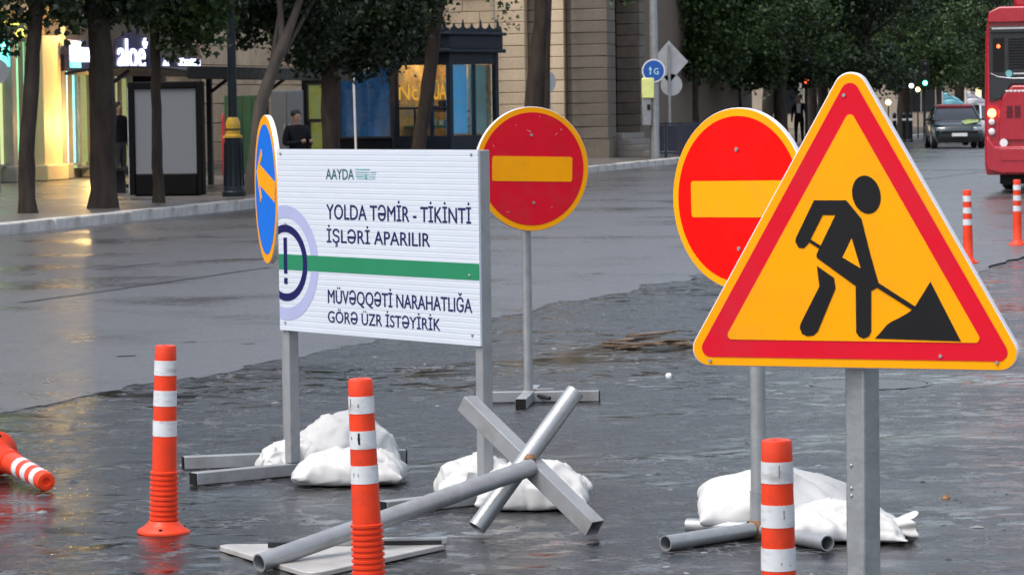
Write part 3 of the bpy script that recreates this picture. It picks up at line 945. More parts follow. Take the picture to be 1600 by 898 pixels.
# ------------------------------------------------------------------ round signs
def disc_sign(name, label, cat, centre, nrm, R, back_off, layers, pole_base, pole_r, pole_top=None, pole_mat='galv', extra=None):
    """root on the ground at the pole; plate with a folded rim; layers(list of name, mesh builder fn, material)"""
    t = thing(name, label, cat, pole_base)
    n = Vector(nrm).normalized()
    xr = Vector((0, 0, 1)).cross(n).normalized()      # along the plate, to the right as one faces it
    c = Vector(centre) - Vector(pole_base)
    def P(a, b, d):                                   # a right, b up, d out of the face
        return c + xr * a + Vector((0, 0, 1)) * b + n * d
    return t, P
def disc_poly(r, n=64, sx=1):
    return [(r * cos(2 * pi * i / n), r * sin(2 * pi * i / n)) for i in range(n)]
def no_entry(label, centre, ang, base, red, prot=0.0):
    n = Vector((sin(ang), -cos(ang), 0))
    t, P = disc_sign('no_entry_sign', label, 'road sign', centre, n, 0.35, 0.07, None, base, 0.03)
    c_, s_ = cos(prot), sin(prot)
    PR = lambda a, b, d: P(a * c_ - b * s_, a * s_ + b * c_, d)
    mb = MB(); mb.prism(disc_poly(0.35), 0.0, -0.024, P, back=True); mb.build('plate', MT['signrim'], t, smooth=30, bevel=0.003)
    mb = MB(); mb.prism(disc_poly(0.347), 0.0015, 0.0002, P); mb.build('amber_border', MT['amber'], t)
    mb = MB(); mb.prism(disc_poly(0.318), 0.0030, 0.0017, P); mb.build('red_field', MT[red], t)
    w, h, r = 0.247, 0.070, 0.008
    bar = [(-w + r, -h), (w - r, -h), (w, -h + r), (w, h - r), (w - r, h), (-w + r, h), (-w, h - r), (-w, -h + r)]
    mb = MB(); mb.prism(bar, 0.0045, 0.0032, PR); mb.build('bar', MT['amber'], t)
    for a, b in ((-0.004, 0.19), (0.004, -0.19)):
        mb = MB(); mb.prism([(a + 0.009 * cos(i), b + 0.009 * sin(i)) for i in range(6)], 0.0075, 0.0031, P); mb.build('bolt', MT['galv'], t)
    for b in (0.15, -0.15):                          # brackets to the pole
        mb = MB()
        pz = c_b = (Vector(centre) - Vector(base)).z + b
        q = Vector((0, 0, pz))
        f = P(0, b, -0.024)
        mb.tube([q, f], 0.012, square=True); mb.build('bracket', MT['galv'], t)
    return t, P
def pipe(parent, name, a, b, r, m='galv', hollow=0.86, seg=20, square=False):
    mb = MB(); mb.tube([a, b], r, seg, hollow=hollow, square=square)
    return mb.build(name, MT[m], parent, bevel=0.0)

# centre sign, seen between the board and the triangle
b1 = G(826, 628)
cen1 = DP(831.5, 264, b1.y - 0.07)
ns1, P = no_entry('red no entry sign with yellow bar on a pole behind the white board', cen1, radians(24), b1, 'redA', radians(-1.8))
pipe(ns1, 'pole', (0, 0, 0.05), (0, 0, cen1.z + 0.20), 0.0265)
L = Vector((1, -0.02, 0)); W = Vector((-0.10, -1, 0)).normalized()
for nm, a, b in (('stand_arm', L * -0.30, L * -0.029), ('stand_arm', L * 0.029, L * 0.40), ('stand_arm', W * 0.03, W * 0.46), ('stand_arm', W * -0.42, W * -0.03)):
    mb = MB(); mb.tube([a + Vector((0, 0, 0.032)), b + Vector((0, 0, 0.032))], 0.030, square=True)
    mb.build(nm, MT['greypaint'], ns1, bevel=0.004)
    e = a if a.length > b.length else b
    mb = MB(); dd = e.normalized(); mb.tube([e + Vector((0, 0, 0.032)), e + dd * 0.006 + Vector((0, 0, 0.032))], 0.0285, square=True)
    mb.build('end_cap', MT['hole'], ns1)
mb = MB(); mb.box((0, 0, 0.034), (0.066, 0.066, 0.064)); mb.build('hub', MT['greypaint'], ns1, bevel=0.004)
mb = MB(); mb.tube([(0.03, 0.0, 0.045), (0.12, -0.09, 0.028)], 0.011, 8); mb.build('clamp_bolt', MT['darksteel'], ns1)
mb = MB(); mb.box((0.03, 0.012, 0.058), (0.03, 0.03, 0.028)); mb.build('weld', MT['weld'], ns1, bevel=0.008)
mb = MB(); mb.box((0.09, 0.06, 0.068), (0.11, 0.035, 0.006), Matrix.Rotation(0.35, 3, 'Z')); mb.build('plate_scrap', MT['signback'], ns1)

MT['scratch'] = mat('pale_scratch', (0.62, 0.25, 0.25), 0.6)
for px, py, dx, dy, w_ in ((822, 203, 9, 4, 0.0035), (805, 195, 1.5, 1, 0.004), (875, 201, 3, 3, 0.004), (866, 213, 5, -6, 0.002), (842, 180, 2, 5, 0.002), (790, 330, 7, 2, 0.002), (860, 325, 4, -3, 0.002), (770, 225, 2, 6, 0.002)):
    n_ = Vector((sin(radians(24)), -cos(radians(24)), 0)); xr_ = Vector((0, 0, 1)).cross(n_)
    q0 = PL(px, py, cen1, n_) - cen1; q1 = PL(px + dx, py + dy, cen1, n_) - cen1
    a0, b0 = q0.dot(xr_), q0.z; a1, b1_ = q1.dot(xr_), q1.z
    ln = max(1e-4, sqrt((a1 - a0) ** 2 + (b1_ - b0) ** 2)); ox, oy = -(b1_ - b0) / ln * w_, (a1 - a0) / ln * w_
    mb = MB(); mb.prism([(a0, b0), ((a0 + a1) / 2 + ox, (b0 + b1_) / 2 + oy), (a1, b1_), ((a0 + a1) / 2 - ox, (b0 + b1_) / 2 - oy)], 0.0036, 0.0031, P)
    mb.build('scratch', MT['scratch'], ns1, smooth=0)

# right sign, half hidden by the triangle
b2 = G(1186, 838)
cen2 = DP(1154, 311, b2.y - 0.05)
ns2, P = no_entry('bright red no entry sign partly hidden behind the roadworks triangle', cen2, radians(-47), b2, 'redB', radians(0.8))
pipe(ns2, 'pole', (0, 0, 0.055), (0, 0, cen2.z + 0.2), 0.030)
for e in (G(1040, 861) - b2, G(1293, 861) - b2, G(1074, 833) - b2):
    e.z = 0
    dd = e.normalized()
    pipe(ns2, 'stand_arm', dd * 0.045 + Vector((0, 0, 0.031)), e + Vector((0, 0, 0.031)), 0.030, 'galv')
mb = MB(); mb.lathe([(0.040, 0.0), (0.046, 0.02), (0.042, 0.05), (0.034, 0.066)], 16); mb.build('weld', MT['weld'], ns2)
mb = MB(); mb.lathe([(0.034, 0.0), (0.034, 0.15)], 16, Matrix.Translation((0, 0, 0.03))); mb.build('socket', MT['galv'], ns2)

# blue sign seen edge-on beside the board
b3 = DP(452, 730, 15.05); b3.z = 0
cen3 = DP(415.5, 296, 15.08)
bl = thing('direction_sign', 'blue round sign with orange arrow seen almost edge-on beside the white board', 'road sign', b3)
ang = radians(-77.0)
n3 = Vector((sin(ang), -cos(ang), 0)); x3 = Vector((0, 0, 1)).cross(n3).normalized(); c3 = cen3 - b3
P3 = lambda a, b, d: c3 + x3 * a + Vector((0, 0, 1)) * b + n3 * d
mb = MB(); mb.prism(disc_poly(0.35), 0.0, -0.024, P3); mb.build('plate', MT['signrim'], bl, smooth=30, bevel=0.003)
mb = MB(); mb.prism(disc_poly(0.347), 0.0015, 0.0002, P3); mb.build('amber_border', MT['amber'], bl)
mb = MB(); mb.prism(disc_poly(0.306), 0.0030, 0.0017, P3); mb.build('blue_field', MT['bluefilm'], bl)
th = radians(-9)
ar = [(-0.26, 0.0), (-0.13, 0.13), (-0.10, 0.10), (-0.16, 0.048), (0.30, 0.048), (0.30, -0.048), (-0.16, -0.048), (-0.10, -0.10), (-0.13, -0.13)]
ar = [(a * cos(th) - b * sin(th), a * sin(th) + b * cos(th)) for a, b in ar]
mb = MB(); mb.prism([(a, b + 0.04) for a, b in ar], 0.0045, 0.0032, P3); mb.build('arrow', MT['amber'], bl)
pipe(bl, 'pole', (0, 0, 0.07), (0, 0, c3.z + 0.15), 0.0265)
for b in (0.13, -0.13):
    mb = MB(); mb.tube([Vector((0, 0, c3.z + b)), P3(0, b, -0.024)], 0.012, square=True); mb.build('bracket', MT['galv'], bl)
e1 = G(287, 733) - b3; e1.z = 0
e2 = DP(634, 721, 15.1) - b3; e2.z = 0
for e in (e1, e2):
    dd = e.normalized()
    mb = MB(); mb.tube([dd * 0.03 + Vector((0, 0, 0.032)), e + Vector((0, 0, 0.032))], 0.030, square=True); mb.build('stand_arm', MT['greypaint'], bl, bevel=0.004)
    mb = MB(); mb.tube([e + Vector((0, 0, 0.032)), e + dd * 0.006 + Vector((0, 0, 0.032))], 0.0285, square=True); mb.build('end_cap', MT['hole'], bl)
mb = MB(); mb.box((0, 0, 0.034), (0.066, 0.066, 0.064)); mb.build('hub', MT['greypaint'], bl, bevel=0.004)

# ------------------------------------------------------------------ white information board
BL_, BR_ = DP(435, 375, 14.6), DP(748.5, 375, 13.42)
wv = Vector((BR_.x - BL_.x, BR_.y - BL_.y, 0)); BW = wv.length; wv.normalize()
nv = Vector((wv.y, -wv.x, 0))                        # out of the face, towards the camera and left
if nv.y > 0: nv = -nv
zb, zt = 0.672, 1.497
bo = Vector((BL_.x, BL_.y, 0))
brd = thing('information_board', 'white roadworks information board with Azerbaijani text on two grey posts', 'board')
brd.matrix_world = frame(bo, wv, Vector((0, 0, 1)))  # local x along the board, y = away from the face, z up
# local: y axis = z cross x
ysgn = 1 if Vector((0, 0, 1)).cross(wv).dot(nv) < 0 else -1
def BP(px, py):                                      # photo pixel -> (along, height) on the board face
    p = PL(px, py, bo, nv) - bo
    return p.dot(wv), p.z
nr = 34
mb = MB()
vs, fs = [], []
rows = []
for i in range(nr):
    z0 = zb + (zt - zb) * i / nr; dz = (zt - zb) / nr
    rows += [(z0, 0.0), (z0 + dz * 0.72, 0.0), (z0 + dz * 0.80, 0.0006), (z0 + dz * 0.92, 0.0006)]
rows.append((zt, 0.0))
for z, y in rows:
    vs += [(0, y, z), (BW, y, z)]
fs = [(2 * i, 2 * i + 1, 2 * i + 3, 2 * i + 2) for i in range(len(rows) - 1)]
b0 = len(vs)
vs += [(0, 0.010, zb), (BW, 0.010, zb), (BW, 0.010, zt), (0, 0.010, zt)]
e = len(rows) * 2
fs += [(b0 + 1, b0, b0 + 3, b0 + 2), (0, b0, b0 + 1, 1), (e - 2, e - 1, b0 + 2, b0 + 3), tuple([1] + [b0 + 1, b0 + 2] + [2 * i + 1 for i in range(len(rows) - 1, 0, -1)]),
       tuple([b0, 0] + [2 * i for i in range(1, len(rows))] + [b0 + 3])]
mb.add(vs, fs)
mb.build('panel', MT['panel'], brd, smooth=0)
for x in (0.0305, BW - 0.0265):
    mb = MB(); mb.bb(x - 0.026, x + 0.026, 0.011, 0.063, 0.062, zt - 0.002); mb.build('post', MT['greypaint'], brd, bevel=0.004)
for x in (0.0305, BW - 0.0265):
    mb = MB(); mb.bb(x - 0.028, x + 0.028, -0.50, 0.30, 0.004, 0.060); mb.build('foot', MT['greypaint'], brd, bevel=0.004)
    for yy in (-0.506, 0.30):
        mb = MB(); mb.bb(x - 0.0265, x + 0.0265, yy, yy + 0.006, 0.006, 0.058); mb.build('end_cap', MT['hole'], brd)
for z in (zb + 0.02, zt - 0.02):
    mb = MB(); mb.bb(0.06, BW - 0.055, 0.014, 0.044, z - 0.015, z + 0.015); mb.build('crossbar', MT['greypaint'], brd)
for x, z in ((0.045, zb + 0.035), (BW - 0.055, zb + 0.045), (0.03, zt - 0.02), (BW - 0.045, zt - 0.02), (0.06, zt - 0.34), (BW - 0.07, zt - 0.53)):
    mb = MB(); mb.lathe([(0.008, 0), (0.007, 0.003), (0.003, 0.005)], 8, Matrix.Translation((x, 0.0, z)) @ Matrix.Rotation(pi / 2, 4, 'X')); mb.build('rivet', MT['galv'], brd)
YF = -0.0006
def bprism(name, polys, m, y=YF, th_=0.001):
    mb = MB()
    for poly in polys:
        mb.prism(poly, y - th_, y + 0.0002, lambda a, b, d: (a, d, b))
    return mb.build(name, MT[m], brd, smooth=0)
def btext(txt, xl, xr, ytop, ybase, m, bold=0.006, name='lettering'):
    a0, z0 = BP(xl, ybase); a1, _ = BP(xr, ybase); _, z1 = BP(xl, ytop)
    o = link(name, text_mesh(txt, MT[m], a1 - a0, z1 - z0, bold), brd)
    o.matrix_local = Matrix.Translation((a0, -0.0008, z0)) @ Matrix.Rotation(pi / 2, 4, 'X')
    return o
btext('YOLDA TƏMİR - TİKİNTİ', 510.5, 736, 319.5, 342, 'ink', 0.025)
btext('İŞLƏRİ APARILIR', 511, 672, 358.5, 378.5, 'ink', 0.025)
btext('MÜVƏQQƏTİ NARAHATLIĞA', 512.8, 737.5, 452.5, 473, 'ink', 0.025)
btext('GÖRƏ ÜZR İSTƏYİRİK', 512.8, 688, 485.5, 503, 'ink', 0.025)
btext('AAYDA', 509.5, 553, 264, 280, 'inkgreen', 0.02)
# small teal strokes beside the abbreviation
polys = []
for k, (x0, x1, y0, y1) in enumerate([(555.5, 578, 264, 265.6), (555.5, 577, 269, 270.2), (556, 587, 272.4, 273.4), (557, 568, 275, 276.6), (570, 574, 273.8, 280), (576, 587, 276, 277), (557, 586, 278.9, 280), (579, 588, 268.6, 270)]):
    a0, z1 = BP(x0, y0); a1, z0 = BP(x1, y1)
    polys.append([(a0, z0), (a1, z0), (a1, z1), (a0, z1)])
bprism('emblem', polys, 'inkteal')
_, zg1 = BP(434, 396.5); _, zg0 = BP(434, 420.5)
bprism('green_stripe', [[(0.001, zg0), (BW - 0.001, zg0), (BW - 0.001, zg1), (0.001, zg1)]], 'green', YF, 0.0006)
ca, cz = BP(446.5, 410.5)
def ring(r0, r1):
    polys = []
    n = 72
    for i in range(n):
        a0, a1 = -pi + 2 * pi * i / n, -pi + 2 * pi * (i + 1) / n
        q = [(ca + r * cos(a), cz + r * sin(a)) for r, a in ((r0, a0), (r1, a0), (r1, a1), (r0, a1))]
        if all(p[0] < 0.002 for p in q):
            continue
        polys.append([(max(p[0], 0.002), p[1]) for p in q])
    return polys
bprism('lilac_ring', ring(0.205, 0.262), 'lilac', YF, 0.0003)
bprism('navy_ring', ring(0.140, 0.174), 'navy', YF, 0.0012)
_, e0 = BP(446, 371); _, e1_ = BP(446, 427); _, e2_ = BP(446, 434); _, e3 = BP(446, 443)
bprism('exclamation_mark', [[(ca - 0.013, e1_), (ca + 0.013, e1_), (ca + 0.013, e0), (ca - 0.013, e0)], [(ca - 0.013, e3), (ca + 0.013, e3), (ca + 0.013, e2_), (ca - 0.013, e2_)]], 'navy', YF, 0.0016)

# ------------------------------------------------------------------ roadworks triangle
YT = 8.35
ct = DP(1334, 420, YT)
aT = radians(-21.5)
nT = Vector((sin(aT), -cos(aT), 0)); xT = Vector((0, 0, 1)).cross(nT).normalized()
pt = ct - nT * 0.075
pbase = Vector((pt.x, pt.y, 0))
tri = thing('roadworks_sign', 'large yellow and red triangular roadworks sign with digging worker', 'road sign', pbase)
def TP(px, py):
    p = PL(px, py, ct, nT) - ct
    return p.dot(xT), p.z
cT = ct - pbase
def PT(a, b, d):
    return cT + xT * a + Vector((0, 0, 1)) * b + nT * d
def tri_round(verts, r, n=8):
    out = []
    for i in range(3):
        p, a, b = Vector(verts[i]), Vector(verts[i - 1]), Vector(verts[(i + 1) % 3])
        u, w = (a - p).normalized(), (b - p).normalized()
        half = u.angle(w) / 2
        c = p + (u + w).normalized() * (r / sin(half))
        s = p + u * (r / math.tan(half)) - c
        e = p + w * (r / math.tan(half)) - c
        a0, a1 = atan2(s.y, s.x), atan2(e.y, e.x)
        da = (a1 - a0 + pi) % (2 * pi) - pi
        out += [(c.x + r * cos(a0 + da * k / n), c.y + r * sin(a0 + da * k / n)) for k in range(n + 1)]
    return out
_, zbot = TP(1336, 575.5); _, ztop = TP(1319, 113)
rr = 0.046
side = (ztop - zbot + rr) / 0.8660
am = (TP(1087.5, 545)[0] + TP(1585, 550)[0]) / 2
def eq(side_, yb):
    return [(am - side_ / 2, yb), (am + side_ / 2, yb), (am, yb + side_ * 0.8660)]
def inset(d, r):
    return tri_round(eq(side - 2 * d * 1.7320508, zbot + d), r)
mb = MB(); mb.prism(inset(0, rr), 0.0, -0.030, PT); mb.build('plate', MT['signrim'], tri, smooth=30, bevel=0.003)
mb = MB(); mb.prism(inset(0.003, rr - 0.002), 0.0015, 0.0002, PT); mb.build('amber_border', MT['amber'], tri)
mb = MB(); mb.prism(inset(0.025, 0.024), 0.0030, 0.0017, PT); mb.build('red_band', MT['redC'], tri)
_, zi = TP(1330, 532.5)
mb = MB(); mb.prism(inset(zi - zbot, 0.012), 0.0045, 0.0032, PT); mb.build('amber_field', MT['amber'], tri)
Z = lambda pts: [TP(1200 + x / 2.64, 220 + y / 2.64) for x, y in pts]
def black(name, pts, d, m='blackfilm'):
    mb = MB(); mb.prism(Z(pts), d, 0.0047, PT); return mb.build(name, MT[m], tri, smooth=0)
hd = []
for i in range(28):
    a = 2 * pi * i / 28; x, y = 58 * cos(a), 80 * sin(a); k = radians(-13)
    hd.append((408 + x * cos(k) - y * sin(k), 222 + x * sin(k) + y * cos(k)))
black('worker_head', hd, 0.0058)
black('worker_arm', [(192, 245), (325, 245), (300, 306), (228, 306), (168, 425), (150, 443), (128, 440), (115, 415), (118, 398)], 0.0058)
black('worker_body', [(270, 245), (325, 245), (388, 322), (425, 470), (458, 585), (450, 606), (428, 618), (428, 785), (418, 805), (397, 814), (377, 806), (366, 788), (364, 598), (204, 482), (202, 468), (280, 306)], 0.0062)
black('worker_gap', [(348, 402), (310, 480), (384, 524)], 0.0068, 'amber')
black('worker_leg', [(204, 515), (275, 565), (281, 608), (208, 785), (190, 802), (165, 805), (143, 795), (133, 770), (137, 752), (214, 600)], 0.0058)
black('shovel', [(172, 402), (226, 436), (216, 446), (168, 415)], 0.0065)
black('shovel', [(450, 580), (612, 684), (596, 696), (448, 602)], 0.0065)
black('heap', [(672, 580), (798, 826), (443, 814), (470, 785), (490, 760), (510, 745), (545, 728), (585, 705), (610, 680)], 0.0058)
mb = MB()
rp = Matrix.Rotation(radians(43), 4, 'Z')
mb.box((0, 0, (cT.z + 0.2) / 2 + 0.03), (0.066, 0.066, cT.z + 0.2), rp.to_3x3()); pl = mb.build('pole', MT['galv'], tri, bevel=0.006)
mb = MB()
for z in (0.72, 0.66, 0.64):
    mb.lathe([(0.005, 0), (0.005, 0.002), (0.003, 0.004)], 8, rp @ Matrix.Translation((-0.033, 0.012, z)) @ Matrix.Rotation(-pi / 2, 4, 'Y'))
mb.build('bolt', MT['galv'], tri)
for px, py in ((1319, 149), (1470, 556), (1110, 563), (1558, 566)):
    a, b = TP(px, py)
    mb = MB(); mb.prism([(a + 0.005 * cos(i), b + 0.005 * sin(i)) for i in range(6)], 0.006, 0.001, PT); mb.build('rivet', MT['galv'], tri)
for b in (0.10, -0.14):
    mb = MB(); mb.tube([Vector((0, 0, cT.z + b)), PT(0, b, -0.03)], 0.014, square=True); mb.build('bracket', MT['galv'], tri)
for k in range(2):
    dd = Vector((cos(0.75 + k * pi / 2), sin(0.75 + k * pi / 2), 0))
    for sgn in (1, -1):
        mb = MB(); mb.tube([dd * sgn * 0.04 + Vector((0, 0, 0.034)), dd * sgn * 0.5 + Vector((0, 0, 0.034))], 0.030, square=True); mb.build('stand_arm', MT['galv'], tri, bevel=0.004)

# ------------------------------------------------------------------ steel hedgehog
hg = thing('steel_hedgehog', 'grey barrier of three crossed steel bars welded together', 'barrier', (0, 12.4, 0))
hq = lambda x, y, z: Vector((x, y - 12.4, z))
C_ = hq(0.066, 12.56, 0.262)
a_ = G(930, 842); lo1 = hq(a_.x, a_.y + 0.01, 0.042)
up1 = C_ + (C_ - lo1) * 1.05
mb = MB(); mb.tube([lo1, up1], 0.0345, square=True, hollow=0.88); mb.build('square_bar', MT['greypaint'], hg, bevel=0.003)
a_ = G(745, 838); lo2 = hq(a_.x, a_.y + 0.01, 0.034)
up2 = hq(0.246, 12.66, 0.545)
sh = (Vector((0.05, 0.07, 0.0)))
pipe(hg, 'round_bar', lo2, up2, 0.0365, 'galv', seg=24)
a_ = G(405, 893); lo3 = hq(a_.x, a_.y, 0.033)
pipe(hg, 'long_round_bar', C_ + Vector((0.0, -0.050, 0.0)), lo3, 0.0345, 'galv', seg=24)
mb = MB(); bm_ = Matrix.Translation(C_ + Vector((-0.005, -0.035, 0.03)))
mb.lathe([(0.012, -0.02), (0.022, -0.012), (0.024, 0.006), (0.012, 0.02)], 10, bm_); mb.build('weld', MT['weld'], hg)

# ------------------------------------------------------------------ sign lying face down
MT['fallen'] = mat('dull_beige_sign_back', (0.42, 0.41, 0.39), 0.38, 0.15, 0.10, 4, stain=(0.16, 0.15, 0.14), samt=0.6, sscale=3)
A_ = G(712, 856); A_.z = 0
sd_ = 0.93
dAB = Vector((-1, 0.045, 0)).normalized(); dAC = Matrix.Rotation(radians(60), 3, 'Z') @ dAB
B_, C2 = A_ + dAB * sd_, A_ + dAC * sd_
cen = (A_ + B_ + C2) / 3
fs_ = thing('fallen_triangle_sign', 'triangular road sign lying face down showing its grey back', 'road sign', cen)
poly = tri_round([((p - cen).x, (p - cen).y) for p in (A_, B_, C2)], 0.045)
mb = MB(); mb.prism(poly, 0.024, 0.004, lambda a, b, d: (a, b, d)); mb.build('plate', MT['fallen'], fs_, bevel=0.003)
pi_ = tri_round([((p - cen).x * 0.93, (p - cen).y * 0.93) for p in (A_, B_, C2)], 0.035)
q = [G(572, 863) - cen, G(668, 857) - cen]
mb = MB(); mid = (q[0] + q[1]) / 2; ln = (q[1] - q[0]).length
mb.box((mid.x - 0.05, mid.y + 0.0, 0.038), (ln + 0.24, 0.035, 0.026)); mb.build('bracket', MT['galv'], fs_, bevel=0.003)
mb = MB(); mb.box((mid.x + 0.02, mid.y - 0.020, 0.033), (0.30, 0.004, 0.016)); mb.build('bracket_lip', MT['darksteel'], fs_)
q = G(450, 864) - cen
mb = MB(); mb.box((q.x, q.y, 0.036), (0.15, 0.03, 0.022)); mb.build('bracket', MT['darksteel'], fs_, bevel=0.003)

# ------------------------------------------------------------------ sandbags
def sandbag(label, p, size, rz, seed, tilt=(0, 0), lobes=(), knot=None, wr=1.0, ears=0.10):
    """a filled woven sack: two sheets sewn at the rim, slack and creased, settled on what lies under it.
    size L, W, T; lobes (u, v, s, k): heaps of sand pushing the top sheet up by k within s"""
    t = thing('sandbag', label, 'sandbag', p, rz, 'white sandbags weighing down the sign stands')
    L, W_, T = size
    n, m = 64, 48
    sv = Vector((seed * 3.1, seed * 1.7, seed * 0.9))
    tx, ty = tilt
    R_ = Matrix.Rotation(tx, 3, 'X') @ Matrix.Rotation(ty, 3, 'Y')
    vs, fs = [], []
    for side in (1, -1):
        for i in range(n + 1):
            u = -cos(pi * i / n)
            for j in range(m + 1):
                v = -cos(pi * j / m)
                # the rim pulls in between the corners, so the corners stand out as ears
                x = u * L / 2 * (1 - ears * (1 - v * v) * 0.0 - ears * (1 - abs(v)) * abs(u) ** 3 * 0.2)
                y = v * W_ / 2 * (1 - ears * (1 - abs(u)) * abs(v) ** 3)
                rim = max(0.0, (1 - u * u) * (1 - v * v))
                hgt_ = rim ** 0.60
                for lu, lv, ls, lk in lobes:
                    hgt_ *= 1 + lk * math.exp(-((u - lu) ** 2 + (v - lv) ** 2) / ls ** 2)
                q = Vector((u * 1.4, v * 1.2, seed))
                low = noise.noise(q * 1.3 + sv)
                c1 = 1 - 2 * abs(noise.noise(Vector((q.x * 1.1 + q.y * 1.7, q.y * 1.0 - q.x * 0.5, side)) * 1.35 + sv * 2))
                c2 = 1 - 2 * abs(noise.noise(Vector((q.x * 3.4, q.y * 2.2, side * 2)) * 1.6 + sv * 3))
                c3 = 1 - 2 * abs(noise.noise(Vector((q.x * 5.0, q.y * 5.5, side * 3)) * 1.9 + sv))
                edge_w = (1 - rim) ** 2
                wrk = (0.026 * c1 + 0.009 * c2 * (0.15 + edge_w)) * wr * rim ** 0.25
                z = side * (T * (0.5 if side > 0 else 0.42) * hgt_ * (1 + 0.34 * low) + wrk)
                if rim == 0:
                    z = 0.0
                x += 0.020 * noise.noise(q * 3 + sv) ; y += 0.020 * noise.noise(q * 3 - sv)
                vs.append(R_ @ Vector((x, y, z)))
    k = m + 1
    off = (n + 1) * k
    for i in range(n):
        for j in range(m):
            a0 = i * k + j
            fs.append((a0, a0 + k, a0 + k + 1, a0 + 1))
            b0 = off + a0
            fs.append((b0, b0 + 1, b0 + k + 1, b0 + k))
    # settle: push down and let the underside flatten
    zs = sorted(v.z for v in vs)
    z0 = zs[int(len(zs) * 0.20)]
    out = []
    for v in vs:
        z = v.z - z0
        z = z if z > 0.03 else 0.03 * math.exp((z - 0.03) / 0.03)
        flare = max(0.0, 0.05 - z) * 0.5
        out.append((v.x * (1 + flare), v.y * (1 + flare), z + 0.002))
    mb = MB(); mb.add(out, fs)
    o = mb.build('sack', MT['bag'], t, smooth=0)
    bm = bmesh.new(); bm.from_mesh(o.data); bmesh.ops.remove_doubles(bm, verts=bm.verts[:], dist=0.0005); bmesh.ops.recalc_face_normals(bm, faces=bm.faces[:]); bm.to_mesh(o.data); bm.free()
    o.data.shade_smooth()
    if knot:                                          # gathered mouth of the sack
        kx, ky, kl, kw = knot
        prof = [(-0.08, 0.075), (0.0, 0.045), (0.04, 0.030), (0.075, 0.042), (0.12, 0.062), (0.15, 0.066)]
        vs, fs = [], []
        nn = 36
        for i, (dx, r) in enumerate(prof):
            for j in range(nn):
                a = 2 * pi * j / nn
                rr_ = r * kw * (1 + 0.22 * noise.noise(Vector((cos(a) * 2, sin(a) * 2, seed + i * 0.4))) + 0.16 * sin(7 * a + i * 0.5))
                vs.append((kx + dx * kl * (1 + 0.35 * noise.noise(Vector((cos(a) * 2, sin(a) * 2, seed)))), ky + rr_ * cos(a) * 1.3, max(0.006, 0.045 * kw + rr_ * sin(a) * 0.85)))
        for i in range(len(prof) - 1):
            for j in range(nn):
                k2 = (j + 1) % nn
                fs.append((i * nn + j, i * nn + k2, (i + 1) * nn + k2, (i + 1) * nn + j))
        mb = MB(); mb.add(vs, fs); o = mb.build('gathered_mouth', MT['bag'], t, smooth=0); o.data.shade_smooth()
        md = o.modifiers.new('s', 'SUBSURF'); md.levels = md.render_levels = 1
    return t
g = G(546, 760); sandbag('lower front sandbag folded against the foot of the board, beside its left post', (g.x, g.y + 0.12, 0), (0.50, 0.36, 0.185), radians(-3), 3.0, lobes=[(-0.4, -0.2, 0.5, 0.25), (0.15, 0.0, 0.25, -0.30), (0.6, -0.1, 0.4, 0.1)])
g = G(540, 745); sandbag('tall sandbag heaped behind the lower one at the left board post', (g.x, g.y + 0.36, 0), (0.46, 0.42, 0.285), radians(7), 5.0, tilt=(0.25, 0.10), lobes=[(-0.3, 0.1, 0.6, 0.15)])
g = G(450, 745); sandbag('low end of a sandbag showing to the left of the left board post', (g.x, g.y + 0.24, 0), (0.30, 0.24, 0.16), radians(14), 8.0, tilt=(0, -0.25))
g = G(835, 800); sandbag('rounded sandbag behind the steel hedgehog by the right board post', (g.x, g.y + 0.17, 0), (0.46, 0.38, 0.235), radians(-6), 11.0, tilt=(0.1, 0.0), lobes=[(0.2, 0, 0.6, 0.2)])
g = G(742, 792); sandbag('slumped sandbag behind the right post of the white board', (g.x, g.y + 0.34, 0), (0.34, 0.32, 0.23), radians(5), 14.0, tilt=(0.1, -0.2))
g = G(1240, 846); sandbag('large sandbag slung over the stand of the bright red sign', (g.x, g.y + 0.40, 0), (0.68, 0.46, 0.255), radians(-3), 17.0, tilt=(0.18, 0.08), lobes=[(-0.25, 0.1, 0.55, 0.35), (0.8, -0.3, 0.4, -0.2)])
g = G(1330, 853); sandbag('tied sandbag with gathered mouth behind the triangle sign pole', (g.x, g.y + 0.20, 0), (0.44, 0.36, 0.16), radians(-5), 21.0, tilt=(0.05, 0.10), knot=(0.15, -0.02, 0.75, 1.05))

# ------------------------------------------------------------------ things lying on the road
g = G(1015, 546)
db = thing('debris_pile', 'flat heap of wet broken boards and bark on the milled road', 'debris', (g.x, g.y, 0))
for i in range(16):
    ln, wd = random.uniform(0.16, 0.45), random.uniform(0.03, 0.10)
    x, y = random.uniform(-0.26, 0.30), random.uniform(-0.02, 0.36)
    n = 7
    poly = [(ln / 2 * cos(2 * pi * k / n) * random.uniform(.8, 1.1), wd / 2 * sin(2 * pi * k / n) * random.uniform(.6, 1.2)) for k in range(n)]
    mb = MB(); z = 0.006 + random.uniform(0, 0.085) * (1 - abs(x) / 0.5)
    mb.prism(poly, z + random.uniform(.006, .014), z, lambda a, b, d: (a, b, d))
    o = mb.build('broken_board', MT['wood'], db, smooth=0)
    o.location = (x, y, 0)
    o.rotation_euler = (random.uniform(-.25, .25), random.uniform(-.10, .10), random.uniform(-0.35, 0.35))
def crumpled(name, label, cat, px, py, r, h, m):
    g = G(px, py)
    mb = MB(); n, k = 9, 4
    prof = [(r, 0.001), (r * 0.95, h * 0.4), (r * 0.6, h * 0.85), (0.002, h)]
    mb.lathe(prof, n, capt=False)
    mb.v = [(x * random.uniform(.75, 1.2), y * random.uniform(.75, 1.2), z * random.uniform(.8, 1.2)) for x, y, z in mb.v]
    o = mb.build(name, m, smooth=60); o.location = g
    return tag(o, label, cat)
